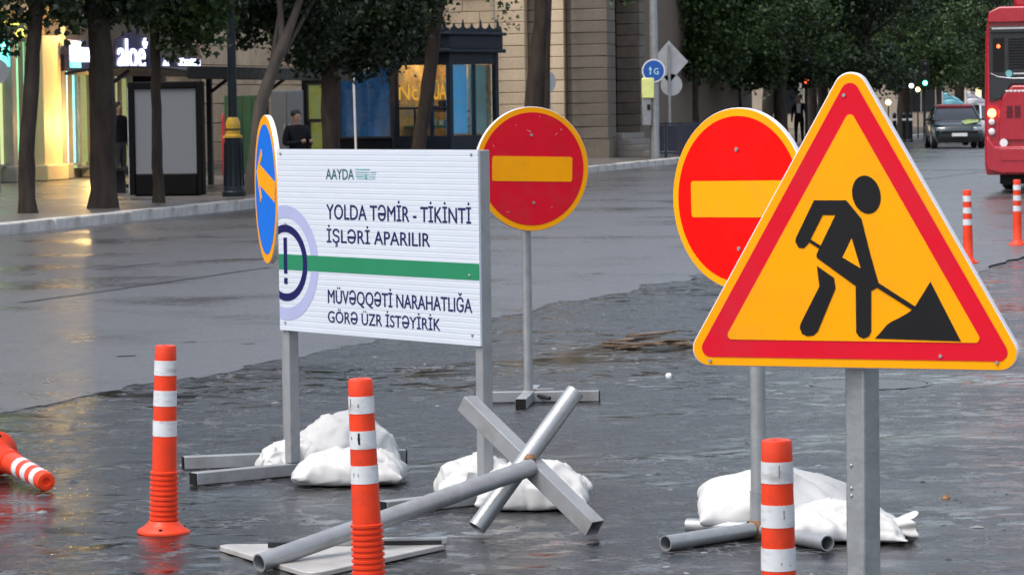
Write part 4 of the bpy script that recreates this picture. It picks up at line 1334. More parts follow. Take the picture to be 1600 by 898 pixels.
crumpled('paper_cup_scrap', 'crumpled white scrap on the wet road left of the triangle', 'litter', 1045, 587, 0.020, 0.018, MT['litter'])
crumpled('fallen_leaf', 'curled brown leaf on the wet road to the right of the triangle pole', 'leaf', 1478, 779, 0.018, 0.016, MT['leafdry'])
for x, y, nm in ((985, 601, 'pale scrap of plastic on the road'), (925, 593, 'tiny white scrap'), ):
    pass
# access cover half under water behind the triangle
MT['coveriron'] = mat('wet_cast_iron', (0.05, 0.047, 0.043), 0.30, 0.3, 0.3, 12, bump=0.4, bscale=30)
g = G(1360, 600); cv = thing('access_cover', 'worn round access cover in the wet road behind the triangle', 'manhole', (g.x, g.y, 0))
mb = MB(); mb.lathe([(0.37, 0.0), (0.37, 0.004), (0.34, 0.005)], 40, capb=False, capt=False); mb.build('rim', MT['coveriron'], cv)
mb = MB(); mb.lathe([(0.335, 0.0), (0.335, 0.004), (0.30, 0.0045)], 40, capb=False); mb.build('cover', MT['coveriron'], cv)

# ================================================================== trees
def leaf_template():
    """a small five-lobed leaf, slightly folded"""
    pts = [(0, 0), (0.30, 0.10), (0.50, 0.42), (0.24, 0.50), (0.0, 1.0), (-0.24, 0.50), (-0.50, 0.42), (-0.30, 0.10)]
    v = np.array([(x, y, 0.18 * abs(x)) for x, y in pts])
    f = np.array([(0, 1, 2, 3), (0, 3, 4, 5), (0, 5, 6, 7)])
    return v, f
LV, LF = leaf_template()
def crown_mesh(name, centres, radii, count, size, m, seed, droop=0.5):
    """leaves gathered in sprays through the volume of several clumps"""
    r = np.random.default_rng(seed)
    C = np.array(centres, float); R = np.array(radii, float)
    wts = (R ** 2); wts = wts / wts.sum()
    nsp = max(6, count // 14)
    ci = r.choice(len(C), nsp, p=wts)
    d = r.normal(size=(nsp, 3)); d /= np.linalg.norm(d, axis=1)[:, None]
    sp = C[ci] + d * (R[ci] * (r.random(nsp) ** 0.45))[:, None] * np.array([1, 1, 0.8])
    li = np.repeat(np.arange(nsp), 14)[:count]
    n = len(li)
    pos = sp[li] + r.normal(size=(n, 3)) * np.array([0.17, 0.17, 0.13])
    s = size * (0.6 + 0.8 * r.random(n))
    ax = r.normal(size=(n, 3)); ax[:, 2] = ax[:, 2] * 0.6 - droop; ax /= np.linalg.norm(ax, axis=1)[:, None]
    up = r.normal(size=(n, 3)); up[:, 2] += 0.9
    xx = np.cross(ax, up); xx /= np.linalg.norm(xx, axis=1)[:, None]
    zz = np.cross(xx, ax)
    V_ = pos[:, None, :] + s[:, None, None] * (LV[None, :, 0:1] * xx[:, None, :] + LV[None, :, 1:2] * ax[:, None, :] + LV[None, :, 2:3] * zz[:, None, :])
    k = len(LV)
    faces = (np.arange(n)[:, None, None] * k + LF[None]).reshape(-1, 4)
    me = bpy.data.meshes.new(name)
    me.vertices.add(n * k); me.vertices.foreach_set('co', V_.reshape(-1))
    me.loops.add(faces.size); me.loops.foreach_set('vertex_index', faces.reshape(-1).astype(np.int32))
    me.polygons.add(len(faces)); me.polygons.foreach_set('loop_start', (np.arange(len(faces)) * 4).astype(np.int32))
    me.materials.append(m)
    me.update(calc_edges=True)
    return me
def tree(label, path, radii, clumps, count, m, leafm, size=0.13, seed=1, branches=(), group='trees along the pavement', fork=None, px_clumps=()):
    """path: world points of the trunk from the ground up; clumps: (dx,dy,z,r) about the trunk top"""
    base = Vector(path[0])
    t = thing('street_tree', label, 'tree', base, 0, group)
    pts = [Vector(p) - base for p in path]
    # resample with a little wander
    pp, rr_ = [], []
    for i in range(len(pts) - 1):
        for k in range(4):
            q = pts[i].lerp(pts[i + 1], k / 4)
            pp.append(q + Vector((noise.noise(q * 2 + base), noise.noise(q * 2 + base * 1.3), 0)) * 0.035)
            rr_.append((radii[i] * (1 - k / 4) + radii[i + 1] * k / 4) * (1 + 0.10 * noise.noise(q * 5 + base)))
    pp.append(pts[-1]); rr_.append(radii[-1])
    pp[0] = pts[0] + Vector((0, 0, -0.03)); rr_[0] = radii[0] * 1.25
    mb = MB(); mb.tube(pp, rr_, 14); mb.build('trunk', MT[m], t, smooth=60)
    top = pts[-1]
    if fork:
        for f in fork:
            mb = MB(); mb.tube([Vector(q) - base for q in f[0]], f[1], 10); mb.build('limb', MT[m], t, smooth=60)
    cs, rs = [], []
    for dx, dy, z, r in clumps:
        c = Vector((top.x + dx, top.y + dy, z))
        cs.append(c); rs.append(r)
        s = pp[int(len(pp) * 0.7)]
        if r > 0.95:
            mid = s.lerp(c, 0.55) + Vector((0, 0, -0.1))
            mb = MB(); mb.tube([s, mid, c], [rr_[-1] * 0.55, rr_[-1] * 0.3, 0.012], 7); mb.build('limb', MT[m], t, smooth=60)
    for px, py, r, Y in px_clumps:
        cs.append(DP(px, py, Y) - base); rs.append(r)
    link('crown', crown_mesh('crown', cs, rs, count, size, MT[leafm], seed), t)
    return t
def tpath(pxs, Y):
    out = []
    for i, (x, y) in enumerate(pxs):
        p = DP(x, y, Y)
        out.append(p)
    out[0].z = SW
    return out
def ydepth(px, off):                                  # depth at which the line of sight meets the line of trees
    d = ray(px, 300); d2 = Vector((d.x, d.y, 0))
    p0 = S(0, off)
    den = d2.x * U.y - d2.y * U.x
    k = (p0.x * U.y - p0.y * U.x) / den
    return d2.y * k
def clumpset(seed, n, spread, z0, z1, r0=0.7, r1=1.2):
    r = random.Random(seed)
    return [(r.uniform(-spread, spread), r.uniform(-spread, spread), r.uniform(z0, z1), r.uniform(r0, r1)) for _ in range(n)]
Y1 = G(45, 333, SW).y
tree('slim dark tree at the left edge, leaning slightly, first along the kerb', tpath([(44, 333), (41, 240), (50, 110), (60, 0), (64, -60)], Y1), [0.13, 0.125, 0.115, 0.10, 0.09],
     [(-0.8, 0.2, 4.0, 0.45), (0.6, -0.3, 4.0, 0.35), (-0.45, 0, 4.6, .9), (0.9, 0.4, 4.9, 1.0), (0, 0.5, 5.8, 1.3), (-1.2, 0.6, 5.4, 1.0), (1.5, 0.2, 4.5, 0.7)], 7800, 'bark', 'leafdark', 0.105, 11, px_clumps=[(10, 25, 0.35, Y1), (25, 10, 0.4, Y1), (-20, 40, 0.4, Y1), (85, 20, 0.35, Y1), (5, 60, 0.22, Y1), (72, -20, 0.5, Y1), (30, -30, .6, Y1)])
Y2 = G(161, 325, SW).y
tree('thickest dark trunk, second tree along the kerb, before the shop sign', tpath([(161, 325), (161, 210), (159, 90), (150, 0), (146, -60)], Y2), [0.215, 0.205, 0.19, 0.16, 0.14],
     [(-0.35, -0.3, 4.2, .3), (0.8, 0.5, 4.6, .7), (-0.9, 0.4, 4.9, 1.1), (0.4, 0.3, 5.6, 1.3), (1.6, 0.3, 5.2, 1.1)], 8400, 'bark', 'leafdark', 0.105, 12, px_clumps=[(118, 15, 0.38, Y2), (105, -10, 0.5, Y2), (195, 12, 0.3, Y2), (215, 0, 0.4, Y2), (180, -20, 0.5, Y2)])
Y3 = G(247, 317, SW).y
tree('thin dark trunk in front of the advertising panel', tpath([(248, 317), (245, 200), (242, 80), (240, 0), (241, -60)], Y3), [0.095, 0.088, 0.08, 0.075, 0.06],
     [(0.75, 0, 4.0, 0.35), (-0.5, 0, 4.6, .6), (0.6, 0.4, 4.6, 1.0), (1.5, 0.2, 4.4, .8), (0, 0, 5.4, 1.3)], 9750, 'bark', 'leafmid', 0.105, 13, px_clumps=[(228, 15, 0.3, Y3), (262, 30, 0.35, Y3), (285, 45, 0.35, Y3), (300, 15, 0.5, Y3), (272, 68, 0.22, Y3), (325, 30, 0.35, Y3), (320, 65, 0.22, Y3), (250, 0, 0.6, Y3), (335, 0, 0.4, Y3)])
Y4 = ydepth(400, 1.3)
tree('pale leaning tree that forks beside the black lamp post', tpath([(393, 320), (402, 210), (408, 165), (425, 112), (443, 65)], Y4), [0.14, 0.125, 0.12, 0.11, 0.10],
     [(-1.0, 0.3, 3.85, 0.55), (-0.5, 0, 4.4, .7), (0.9, 0.2, 4.0, 0.75), (1.5, 0.4, 3.75, 0.6), (0.2, 0, 5.0, 1.0), (1.3, 0.5, 5.0, 1.2), (-1.2, 0.3, 4.9, .9)], 12750, 'barkpale', 'leafdark', 0.105, 14, px_clumps=[(385, 35, 0.35, Y4+1), (340, 30, 0.3, Y4), (350, 5, 0.4, Y4), (400, 20, 0.45, Y4+1), (395, 60, 0.25, Y4+1), (420, 5, 0.5, Y4+1), (480, 20, 0.6, Y4+1), (485, 60, 0.5, Y4+1), (470, 92, 0.3, Y4+1), (500, 40, 0.6, Y4+2)],
     fork=[([DP(441, 70, Y4), DP(439, 30, Y4), DP(432, -50, Y4)], [0.075, 0.06, 0.05]), ([DP(443, 68, Y4), DP(462, 20, Y4), DP(485, -50, Y4)], [0.095, 0.075, 0.06])])
Y5 = ydepth(516, 1.4)
tree('straight dark tree behind the top edge of the white board', tpath([(518, 300), (518, 230), (516, 120), (516, 40), (520, -50)], Y5), [0.19, 0.18, 0.17, 0.15, 0.12],
     [(-0.9, 0.2, 3.5, 0.7), (0.0, -0.3, 3.35, 0.75), (0.8, 0.1, 3.3, 0.8), (1.3, 0.4, 3.6, .8), (-1.4, 0.3, 4.0, 0.9), (0.3, 0.3, 4.4, 1.1), (1.4, 0.3, 4.6, 1.1), (-0.3, 0.5, 5.4, 1.3)], 19500, 'bark', 'leafdark', 0.105, 15, px_clumps=[(480, 60, 0.6, Y5), (500, 90, 0.5, Y5), (540, 60, 0.7, Y5), (570, 40, 0.8, Y5), (590, 80, 0.6, Y5+1), (610, 50, 0.7, Y5+1), (560, 95, 0.4, Y5+1), (530, 20, 0.8, Y5), (470, 30, 0.6, Y5+1)])
Y6 = ydepth(660, 1.5)
tree('dark leaning tree standing in front of the crested kiosk', tpath([(645, 290), (655, 225), (670, 130), (681, 40), (690, -50)], Y6), [0.17, 0.16, 0.155, 0.14, 0.12],
     [(-1.1, 0.2, 3.7, .8), (-1.8, 0.4, 3.6, 0.8), (-0.5, 0.0, 4.3, .9), (0.6, 0.3, 4.7, .8), (-1.4, 0.6, 4.8, 1.2), (0.5, 0.5, 5.6, 1.2), (1.4, -0.2, 4.55, 0.35)], 14250, 'bark', 'leafdark', 0.105, 16, px_clumps=[(640, 30, 0.6, Y6+1), (620, 60, 0.6, Y6+1), (650, 65, 0.4, Y6+1), (600, 20, 0.8, Y6+1), (675, 15, 0.4, Y6-0.5), (560, 10, 0.8, Y6+1)])
Y7 = ydepth(840, 1.3)
tree('dark twin-stemmed tree rising behind the red no entry sign', tpath([(833, 270), (834, 190), (838, 110), (846, 30), (850, -50)], Y7), [0.27, 0.25, 0.22, 0.18, 0.15],
     [(-0.9, 0, 4.75, .45), (-0.6, 0.3, 5.4, .9), (0.5, 0.2, 5.4, 1.0), (0.2, 0.3, 6.2, 1.3), (1.3, 0.2, 5.0, 0.7)], 3900, 'bark', 'leafmid', 0.105, 17, px_clumps=[(785, 5, 0.22, Y7), (795, 35, 0.14, Y7), (775, -10, 0.3, Y7), (980, -5, 0.3, Y7+8), (960, -10, 0.3, Y7+6)],
     fork=[([DP(852, 170, Y7), DP(853, 80, Y7), DP(858, -40, Y7)], [0.12, 0.11, 0.09])])
# the park trees on the right: denser crowns that hang low
park = [(1085, 104, 'park tree behind the blue cycle sign, first from the arcade building'), (1150, 112, 'park tree above the bright red sign'), (1222, 108, 'park tree with pale trunk just left of the triangle tip'),
        (1283, 121, 'park tree straight behind the tip of the roadworks triangle'), (1345, 112, 'park tree just right of the triangle tip'), (1412, 128, 'dark park tree beside the green traffic light'),
        (1497, 140, 'park tree behind the parked dark car'), (1560, 150, 'park tree behind the red bus roof')]
for k, (px, Y, lb) in enumerate(park):
    b = DP(px, 225, Y); b.z = SW
    rr2 = random.Random(100 + k)
    path = [b, b + Vector((rr2.uniform(-.1, .1), 0, 1.5)), b + Vector((rr2.uniform(-.25, .25), 0, 3.2)), b + Vector((rr2.uniform(-.4, .4), 0, 5.0))]
    cl = []
    for i in range(20):
        a = rr2.uniform(0, 2 * pi); q = rr2.random() ** 0.6 * 2.1
        cl.append((q * cos(a), q * sin(a) - 0.3, rr2.uniform(2.5, 7.4), rr2.uniform(0.75, 1.2)))
    for i in range(7):
        a = -pi / 2 + rr2.uniform(-1.2, 1.2)
        cl.append((2.0 * cos(a), 1.6 * sin(a), rr2.uniform(2.3, 3.0), rr2.uniform(0.5, 0.75)))
    tree(lb, path, [0.26, 0.22, 0.18, 0.12], cl, 12500, 'bark', 'leafmid' if k % 3 != 1 else 'leafdark', 0.14, 40 + k, group='park trees')
for k, (px, Y) in enumerate([(1040, 135), (1120, 142), (1200, 140), (1270, 150), (1340, 146), (1410, 158), (1470, 168), (1540, 175), (1610, 172)]):
    b = DP(px, 215, Y); b.z = SW
    rr2 = random.Random(300 + k)
    path = [b, b + Vector((0, 0, 2.0)), b + Vector((rr2.uniform(-.3, .3), 0, 5.5))]
    cl = []
    for i in range(18):
        a = rr2.uniform(0, 2 * pi); q = rr2.random() ** 0.6 * 2.6
        cl.append((q * cos(a), q * sin(a), rr2.uniform(2.9, 9.0), rr2.uniform(0.9, 1.5)))
    lab = ['behind the arcade corner', 'behind the grey sign backs', 'second row, left of the triangle tip', 'second row, behind the triangle tip', 'second row, right of the triangle tip',
           'second row, behind the green traffic light', 'far row, left of the car', 'far row, between car and bus', 'far row, hidden by the bus'][k]
    tree('rear park tree, ' + lab, path, [0.26, 0.22, 0.14], cl, 5200, 'bark', 'leafdark', 0.23, 60 + k, group='rear park trees')

# ================================================================== street furniture behind
# lamp post
pl_ = G(366, 307, SW)
lp = thing('lamp_post', 'black cast iron lamp post with yellow collar beside the bus shelter', 'lamp post', pl_)
MT['iron'] = mat('blue_black_iron', (0.010, 0.016, 0.022), 0.4, 0.0, 0.2, spec=0.25)
MT['gold'] = mat('ochre_paint', (0.50, 0.30, 0.03), 0.4, var=0.15)
mb = MB(); mb.lathe([(0.21, 0), (0.21, 0.08), (0.19, 0.10), (0.185, 0.16), (0.165, 0.20), (0.155, 0.55), (0.150, 0.95), (0.155, 1.03)], 20); mb.build('base', MT['iron'], lp)
mb = MB()
for i in range(10):
    a = 2 * pi * i / 10
    mb.tube([(0.172 * cos(a), 0.172 * sin(a), 0.18), (0.152 * cos(a), 0.152 * sin(a), 0.95)], 0.016, 6)
mb.build('fluting', MT['iron'], lp)
mb = MB(); mb.lathe([(0.165, 1.031), (0.165, 1.07), (0.125, 1.09), (0.125, 1.17), (0.13, 1.20), (0.125, 1.30), (0.09, 1.39)], 20); mb.build('collar', MT['gold'], lp)
mb = MB(); mb.lathe([(0.128, 1.166), (0.133, 1.18), (0.128, 1.195)], 20, capb=False, capt=False); mb.build('ring', MT['iron'], lp)
mb = MB(); mb.lathe([(0.085, 1.39), (0.078, 2.2), (0.070, 4.2), (0.05, 5.6)], 16); mb.build('shaft', MT['iron'], lp)
mb = MB(); mb.lathe([(0.06, 5.6), (0.16, 5.75), (0.22, 6.3), (0.10, 6.5), (0.02, 6.7)], 12); mb.build('lantern', MT['iron'], lp)

# advertising panel
pa = G(203, 307, SW); pb = G(318, 306, SW)
adv = thing('advertising_panel', 'black framed advertising panel with blank grey face on the pavement', 'ad panel')
xa = (pb - pa); xa.z = 0; WA = xa.length
adv.matrix_world = frame(pa, xa, Vector((0, 0, 1)))
sA = 5000 / pa.y
HA = 178 / sA
MT['adgrey'] = mat('blank_grey_screen', (0.19, 0.20, 0.22), 0.35, var=0.01, scale=1.5)
MT['blackframe'] = mat('black_frame', (0.005, 0.005, 0.006), 0.6, spec=0.12)
f = MB(); bt = 0.115
f.bb(0, bt, -0.02, 0.20, 0.02, HA); f.bb(WA - bt, WA, -0.02, 0.20, 0.02, HA); f.bb(bt, WA - bt, -0.02, 0.20, HA - 0.13, HA); f.bb(bt, WA - bt, -0.02, 0.20, 0.02, 0.40)
f.build('frame', MT['blackframe'], adv, bevel=0.02)
MB().bb(bt, WA - bt, 0.02, 0.06, 0.40, HA - 0.13).build('screen', MT['adgrey'], adv)
MB().bb(0.1, WA - 0.1, 0.0, 0.18, 0, 0.02).build('foot', MT['blackframe'], adv)
MB().bb(-0.025, -0.001, 0.02, 0.16, 0.05, HA - 0.1).build('side_strip', MT['chrome'], adv)
# bus shelter: curved dark roof on posts, rear glass
sh0 = G(205, 304, SW); t0s, o0s, _ = toS(sh0)
shl = thing('bus_shelter', 'dark bus shelter with long curved roof behind the lamp post', 'bus shelter', S(t0s, o0s, SW), STREET)
LS = toS(PL(486, 110, S(0, o0s), V))[0] - t0s
mb = MB()
n = 10
for i in range(n):
    y0 = -0.9 + 2.4 * i / n; y1 = -0.9 + 2.4 * (i + 1) / n
    f_ = lambda y: 2.26 + 0.10 * (1 - ((y - 0.3) / 1.2) ** 2)
    vs = [(0.6, y0, f_(y0)), (LS, y0, f_(y0)), (LS, y1, f_(y1)), (0.6, y1, f_(y1)), (0.6, y0, f_(y0) - 0.05), (LS, y0, f_(y0) - 0.05), (LS, y1, f_(y1) - 0.05), (0.6, y1, f_(y1) - 0.05)]
    mb.add(vs, [(0, 1, 2, 3), (7, 6, 5, 4), (0, 4, 5, 1), (3, 2, 6, 7), (0, 3, 7, 4), (1, 5, 6, 2)])
mb.build('roof', MT['darksteel'], shl, smooth=0)
mb = MB(); mb.bb(0.6, LS, -0.96, -0.901, 2.10, 2.34); mb.build('roof_edge', MT['darksteel'], shl, bevel=0.02)
for x in (0.8, toS(PL(328, 200, S(0, o0s + 0.9), V))[0] - t0s, LS - 0.4):
    mb = MB(); mb.tube([(x, 0.9, 0), (x, 0.9, 2.3)], 0.05, square=True); mb.build('post', MT['darksteel'], shl)
    mb = MB(); mb.tube([(x, 0.85, 1.9), (x, 0.3, 2.28)], 0.03, square=True); mb.build('bracket', MT['darksteel'], shl)
mb = MB(); mb.bb(0.8, 3.2, 0.45, 0.85, 0.42, 0.47); mb.build('bench', MT['darksteel'], shl)
for x in (1.0, 3.0):
    MB().bb(x - 0.03, x + 0.03, 0.5, 0.8, 0, 0.419).build('leg', MT['darksteel'], shl)

# green hoarding, red strip, grey cabinet against the far wall
def upright(name, label, cat, x0, x1, y0, Y, m, depth=0.3, parts=None):
    a, b = DP(x0, 200, Y), DP(x1, 200, Y)
    w = b.x - a.x
    h = DP((x0 + x1) / 2, y0, Y).z - SW
    t = thing(name, label, cat, (a.x, Y, SW))
    mb = MB(); mb.bb(0, w, 0, depth, 0, h); mb.build('body', m, t, bevel=0.02)
    return t, w, h
MT['greenpaint'] = mat('dark_green_paint', (0.010, 0.070, 0.030), 0.45, var=0.25, scale=2, stain=(0.05, 0.06, 0.015), samt=0.6, sscale=1.5)
MT['slate'] = mat('slate_grey_paint', (0.11, 0.125, 0.14), 0.45, var=0.08)
t, w, h = upright('green_hoarding', 'dark green painted hoarding behind the lamp post collar', 'hoarding', 351, 408, 149, 76, MT['greenpaint'], 0.08)
for k in range(4):
    MB().bb(w * k / 4 + 0.01, w * (k + 1) / 4 - 0.01, -0.012, -0.001, 0.05, h - 0.03).build('board', MT['greenpaint'], t)
t, w, h = upright('red_post', 'narrow red information post left of the green hoarding', 'post', 346, 351, 178, 75.5, MT['busred'], 0.2)
t, w, h = upright('grey_cabinet', 'tall slate grey double-door cabinet behind the standing man', 'cabinet', 424, 473, 141, 78, MT['slate'], 0.5)
for k in range(2):
    dr = MB().bb(w * k / 2 + 0.012, w * (k + 1) / 2 - 0.008, -0.02, -0.001, 0.06, h - 0.04).build('door', MT['slate'], t, bevel=0.006)
    MB().bb(w / 2 + (0.05 if k else -0.07), w / 2 + (0.07 if k else -0.05), -0.05, -0.021, 1.0, 1.15).build('handle', MT['chrome'], dr)
# dark newsstand with posters
MT['poster_yellow'] = mat('yellow_green_poster', (0.35, 0.36, 0.05), 0.35, var=0.5, scale=1.6, stain=(0.03, 0.20, 0.38), samt=1.0, sscale=1.6, emis=(0.35, 0.36, 0.08), estr=0.10)
MT['poster_blue'] = mat('blue_poster', (0.010, 0.13, 0.36), 0.3, var=0.35, scale=0.9, stain=(0.008, 0.012, 0.02), samt=1.0, sscale=0.8)
YN = 82
a, b = DP(472, 200, YN), DP(613, 200, YN)
ns = thing('newsstand', 'dark newsstand with blue and yellow posters between the tree trunks', 'kiosk', (a.x, YN, SW))
WN = b.x - a.x
zt_ = DP(540, 96, YN).z - SW
MB().bb(0, WN, 0.06, 2.2, 0.0, zt_).build('body', MT['blackframe'], ns, bevel=0.03)
MB().bb(-0.1, WN + 0.1, -0.25, 2.3, zt_, zt_ + 0.16).build('roof', MT['darksteel'], ns, bevel=0.03)
def nrect(x0, x1, y0, y1):
    p, q = DP(x0, y1, YN), DP(x1, y0, YN)
    return p.x - a.x, q.x - a.x, p.z - SW, q.z - SW
for (x0, x1, y0, y1, m, nm) in [(483, 508, 133, 186, 'poster_yellow', 'poster'), (487, 507, 191, 250, 'poster_yellow', 'poster'), (534, 608, 104, 214, 'poster_blue', 'poster')]:
    p, q, r_, s_ = nrect(x0, x1, y0, y1)
    o = MB().bb(p, q, 0.02, 0.058, r_, s_).build(nm, MT[m], ns)
    f = MB()
    for w_ in ((p - 0.05, p - 0.001, r_ - .05, s_ + .05), (q + 0.001, q + 0.05, r_ - .05, s_ + .05), (p, q, s_ + .001, s_ + .05), (p, q, r_ - .05, r_ - .001)):
        f.bb(w_[0], w_[1], -0.02, 0.059, w_[2], w_[3])
    f.build('frame', MT['darksteel'], o)
    MB().bb(p, q, -0.006, -0.002, r_, s_).build('pane', MT['shopglass'], o)
# crested kiosk, corner towards the camera
kc = DP(704, 230, 85); kc.z = SW
kk = thing('crested_kiosk', 'dark kiosk with zigzag crest and lit windows behind the leaning tree', 'kiosk', kc, radians(-37))
KS, KH = 2.0, 2.95
# local: corner at the origin; left face runs along -x, right face along +y (away)
MT['kioskblue'] = mat('blue_black_kiosk', (0.012, 0.018, 0.030), 0.45, var=0.15, spec=0.2)
MT['kiosk_in'] = mat('warm_kiosk_interior', (0.50, 0.33, 0.14), 0.7, var=0.6, scale=3.5, stain=(0.05, 0.22, 0.36), samt=1.0, sscale=2.6)
MT['poster_sky'] = mat('sky_blue_poster', (0.03, 0.22, 0.45), 0.4, var=0.3, scale=1.2, stain=(0.30, 0.20, 0.20), samt=0.8, sscale=1.3, emis=(0.03, 0.2, 0.4), estr=0.35)
MT['poster_teal'] = mat('grey_teal_poster', (0.06, 0.14, 0.15), 0.4, var=0.3, scale=1.2, emis=(0.05, 0.12, 0.13), estr=0.3)
goods = [mat('goods_' + n_, c_, 0.5, var=0.3) for n_, c_ in (('white', (0.6, 0.6, 0.58)), ('blue', (0.03, 0.16, 0.40)), ('yellow', (0.5, 0.4, 0.05)), ('dark', (0.04, 0.04, 0.05)))]
fr = MB()
for x, y in ((0, 0), (-KS, 0), (-KS, KS), (0, KS)):
    fr.box((x, y, KH / 2), (0.14, 0.14, KH))
for z0, z1 in ((0, 0.75), (KH - 0.30, KH)):
    fr.bb(-KS + 0.07, -0.07, -0.05, 0.05, z0, z1); fr.bb(-0.05, 0.05, 0.07, KS - 0.07, z0, z1)
    fr.bb(-KS + 0.07, -0.07, KS - 0.05, KS + 0.05, z0, z1); fr.bb(-KS - 0.05, -KS + 0.05, 0.07, KS - 0.07, z0, z1)
fr.bb(-0.66, -0.56, -0.05, 0.05, 0.75, KH - 0.3); fr.bb(-KS + 0.25, -0.66, -0.03, 0.03, 1.46, 1.52); fr.bb(-1.22, -1.17, -0.03, 0.03, 0.75, 1.46); fr.bb(-0.56, -0.07, -0.03, 0.03, 1.46, 1.52); fr.bb(-0.05, 0.05, 0.98, 1.08, 0.75, KH - 0.3)
fr.bb(-KS + 0.07, -KS + 0.25, -0.045, 0.045, 0.75, KH - 0.3)
fr.build('frame', MT['kioskblue'], kk, bevel=0.012)
MB().bb(-KS + 0.1, -0.1, KS - 0.16, KS - 0.08, 0.0, KH - 0.3).build('back_wall', MT['kiosk_in'], kk)
MB().bb(-KS + 0.1, -KS + 0.18, 0.1, KS - 0.17, 0.0, KH - 0.3).build('side_wall', MT['kiosk_in'], kk)
for k in range(11):
    x = -KS + 0.3 + (k % 6) * 0.28
    z = 1.03 if k < 6 else 1.42
    MB().bb(x, x + random.uniform(0.12, 0.22), 0.95, 1.15, z, z + random.uniform(0.12, 0.32)).build('goods', random.choice(goods), kk)
MB().bb(-KS + 0.2, -0.2, 0.92, 1.2, 1.38, 1.415).build('shelf', MT['kioskblue'], kk)
MB().bb(-KS + 0.2, -0.2, 0.3, 1.2, 0.95, 1.02).build('counter', mat('green_counter', (0.03, 0.22, 0.17), 0.4), kk)
for (x0, x1, y0, y1) in ((-KS + 0.25, -0.66, -0.006, 0.006), (-0.56, -0.07, -0.006, 0.006), (-0.006, 0.006, 0.07, 0.98), (-0.006, 0.006, 1.08, KS - 0.07)):
    MB().bb(x0, x1, y0, y1, 0.75, KH - 0.3).build('pane', MT['shopglass'], kk)
MB().bb(-0.22, -0.16, 0.12, 0.95, 0.8, KH - 0.32).build('poster', MT['poster_sky'], kk)
MB().bb(-0.24, -0.18, 1.10, KS - 0.2, 0.8, KH - 0.32).build('poster', MT['poster_teal'], kk)
for y in (1.02,):
    mb = MB(); mb.tube([(-0.35, y, 0.9), (-0.35, y, 2.3)], 0.02, 8); mb.build('light_tube', glow('violet_tube', (0.75, 0.45, 1.0), 3.0), kk)
r = MB(); r.bb(-KS - 0.22, 0.22, -0.22, KS + 0.22, KH, KH + 0.10); r.bb(-KS - 0.16, 0.16, -0.16, KS + 0.16, KH + 0.10, KH + 0.46); r.bb(-KS - 0.24, 0.24, -0.24, KS + 0.24, KH + 0.46, KH + 0.54)
r.build('cornice', MT['kioskblue'], kk, bevel=0.02)
def crest_poly(length, n):
    pl2 = [(0, 0)]
    for i in range(n):
        w = length / n
        pl2 += [(i * w + w * 0.12, 0.10), (i * w + w * 0.35, 0.14), (i * w + w * 0.5, 0.34 if i % 2 else 0.24), (i * w + w * 0.65, 0.14), (i * w + w * 0.88, 0.10)]
    return pl2 + [(length, 0)]
cp_ = crest_poly(KS + 0.3, 6)
mb = MB(); mb.prism(cp_, -0.16, -0.13, lambda a, b, d: (-KS - 0.15 + a, d, KH + 0.54 + b)); mb.build('crest', MT['kioskblue'], kk, smooth=0)
mb = MB(); mb.prism(cp_, 0.16, 0.13, lambda a, b, d: (d, -0.15 + a, KH + 0.54 + b)); mb.build('crest', MT['kioskblue'], kk, smooth=0)
MT['goldletter'] = mat('yellow_letter', (0.55, 0.28, 0.03), 0.5, emis=(0.9, 0.5, 0.06), estr=0.22)
for txt, x0, x1 in (('Nci', -1.72, -0.95), ('ÜA', -0.54, -0.12)):
    o = link('lettering', text_mesh(txt, MT['goldletter'], x1 - x0, 0.42, 0.01), kk)
    o.matrix_local = Matrix.Translation((x0, -0.012, 1.72)) @ Matrix.Rotation(pi / 2, 4, 'X')
lamp('kiosk_lamp', kk.matrix_world @ Vector((0, 0, 0)), 0, (1, 1, 1)) if False else None
bpy.context.view_layer.update()
lamp('kiosk_lamp', kk.matrix_world @ Vector((-1.0, 0.9, 2.78)), 30, (1.0, 0.66, 0.28), 0.05)
# pole with a narrow board, between the trunks
ps = DP(557, 270, 78); ps.z = SW
po = thing('sign_pole', 'thin pale pole with a narrow grey plate in front of the newsstand', 'sign', ps)
hgt = DP(554, 55, 78).z - SW
mb = MB(); mb.tube([(0, 0, 0), (-0.045, 0, hgt)], 0.028, 10); mb.build('pole', MT['whitepaint'], po)
z0 = DP(560, 115, 78).z - SW
MB().bb(0.0, 0.32, -0.02, 0.02, z0, hgt - 0.02).build('plate', MT['slate'], po)
MB().bb(0.32, 0.345, -0.03, 0.03, z0, hgt - 0.02).build('plate_edge', MT['whitepaint'], po)
# lantern-like wall lamp on the leaning tree side of the building
# sign backs and poles by the corner
def round_back(label, px, py, Y, R, rz, pole_px=None):
    c = DP(px, py, Y)
    b = Vector((c.x, Y + 0.06, SW))
    t = thing('round_sign_back', label, 'road sign', b)
    mb = MB(); mb.tube([(0, 0, 0), (0, 0, c.z - SW + R * 0.6)], 0.035, 10); mb.build('pole', MT['galv'], t)
    mb = MB(); mb.lathe([(R, 0), (R, 0.02)], 32, Matrix.Translation((0, -0.045, c.z - SW)) @ Matrix.Rotation(rz, 4, 'Z') @ Matrix.Rotation(pi / 2, 4, 'X')); mb.build('disc', MT['signback'], t)
    return t
round_back('grey back of a round sign at the extreme left edge', -6, 112, 62, 0.24, 0.2)
round_back('small grey round sign back beside the twin-stemmed tree', 858, 128, 88, 0.27, 0.9)
pg = G(1024, 247, SW)
sg = thing('signal_pole', 'tall grey pole with blue round cycle path sign and grey box', 'pole', pg)
Yg = pg.y; sg_s = 5000 / Yg
zc = lambda y: DP(1022, y, Yg).z - SW
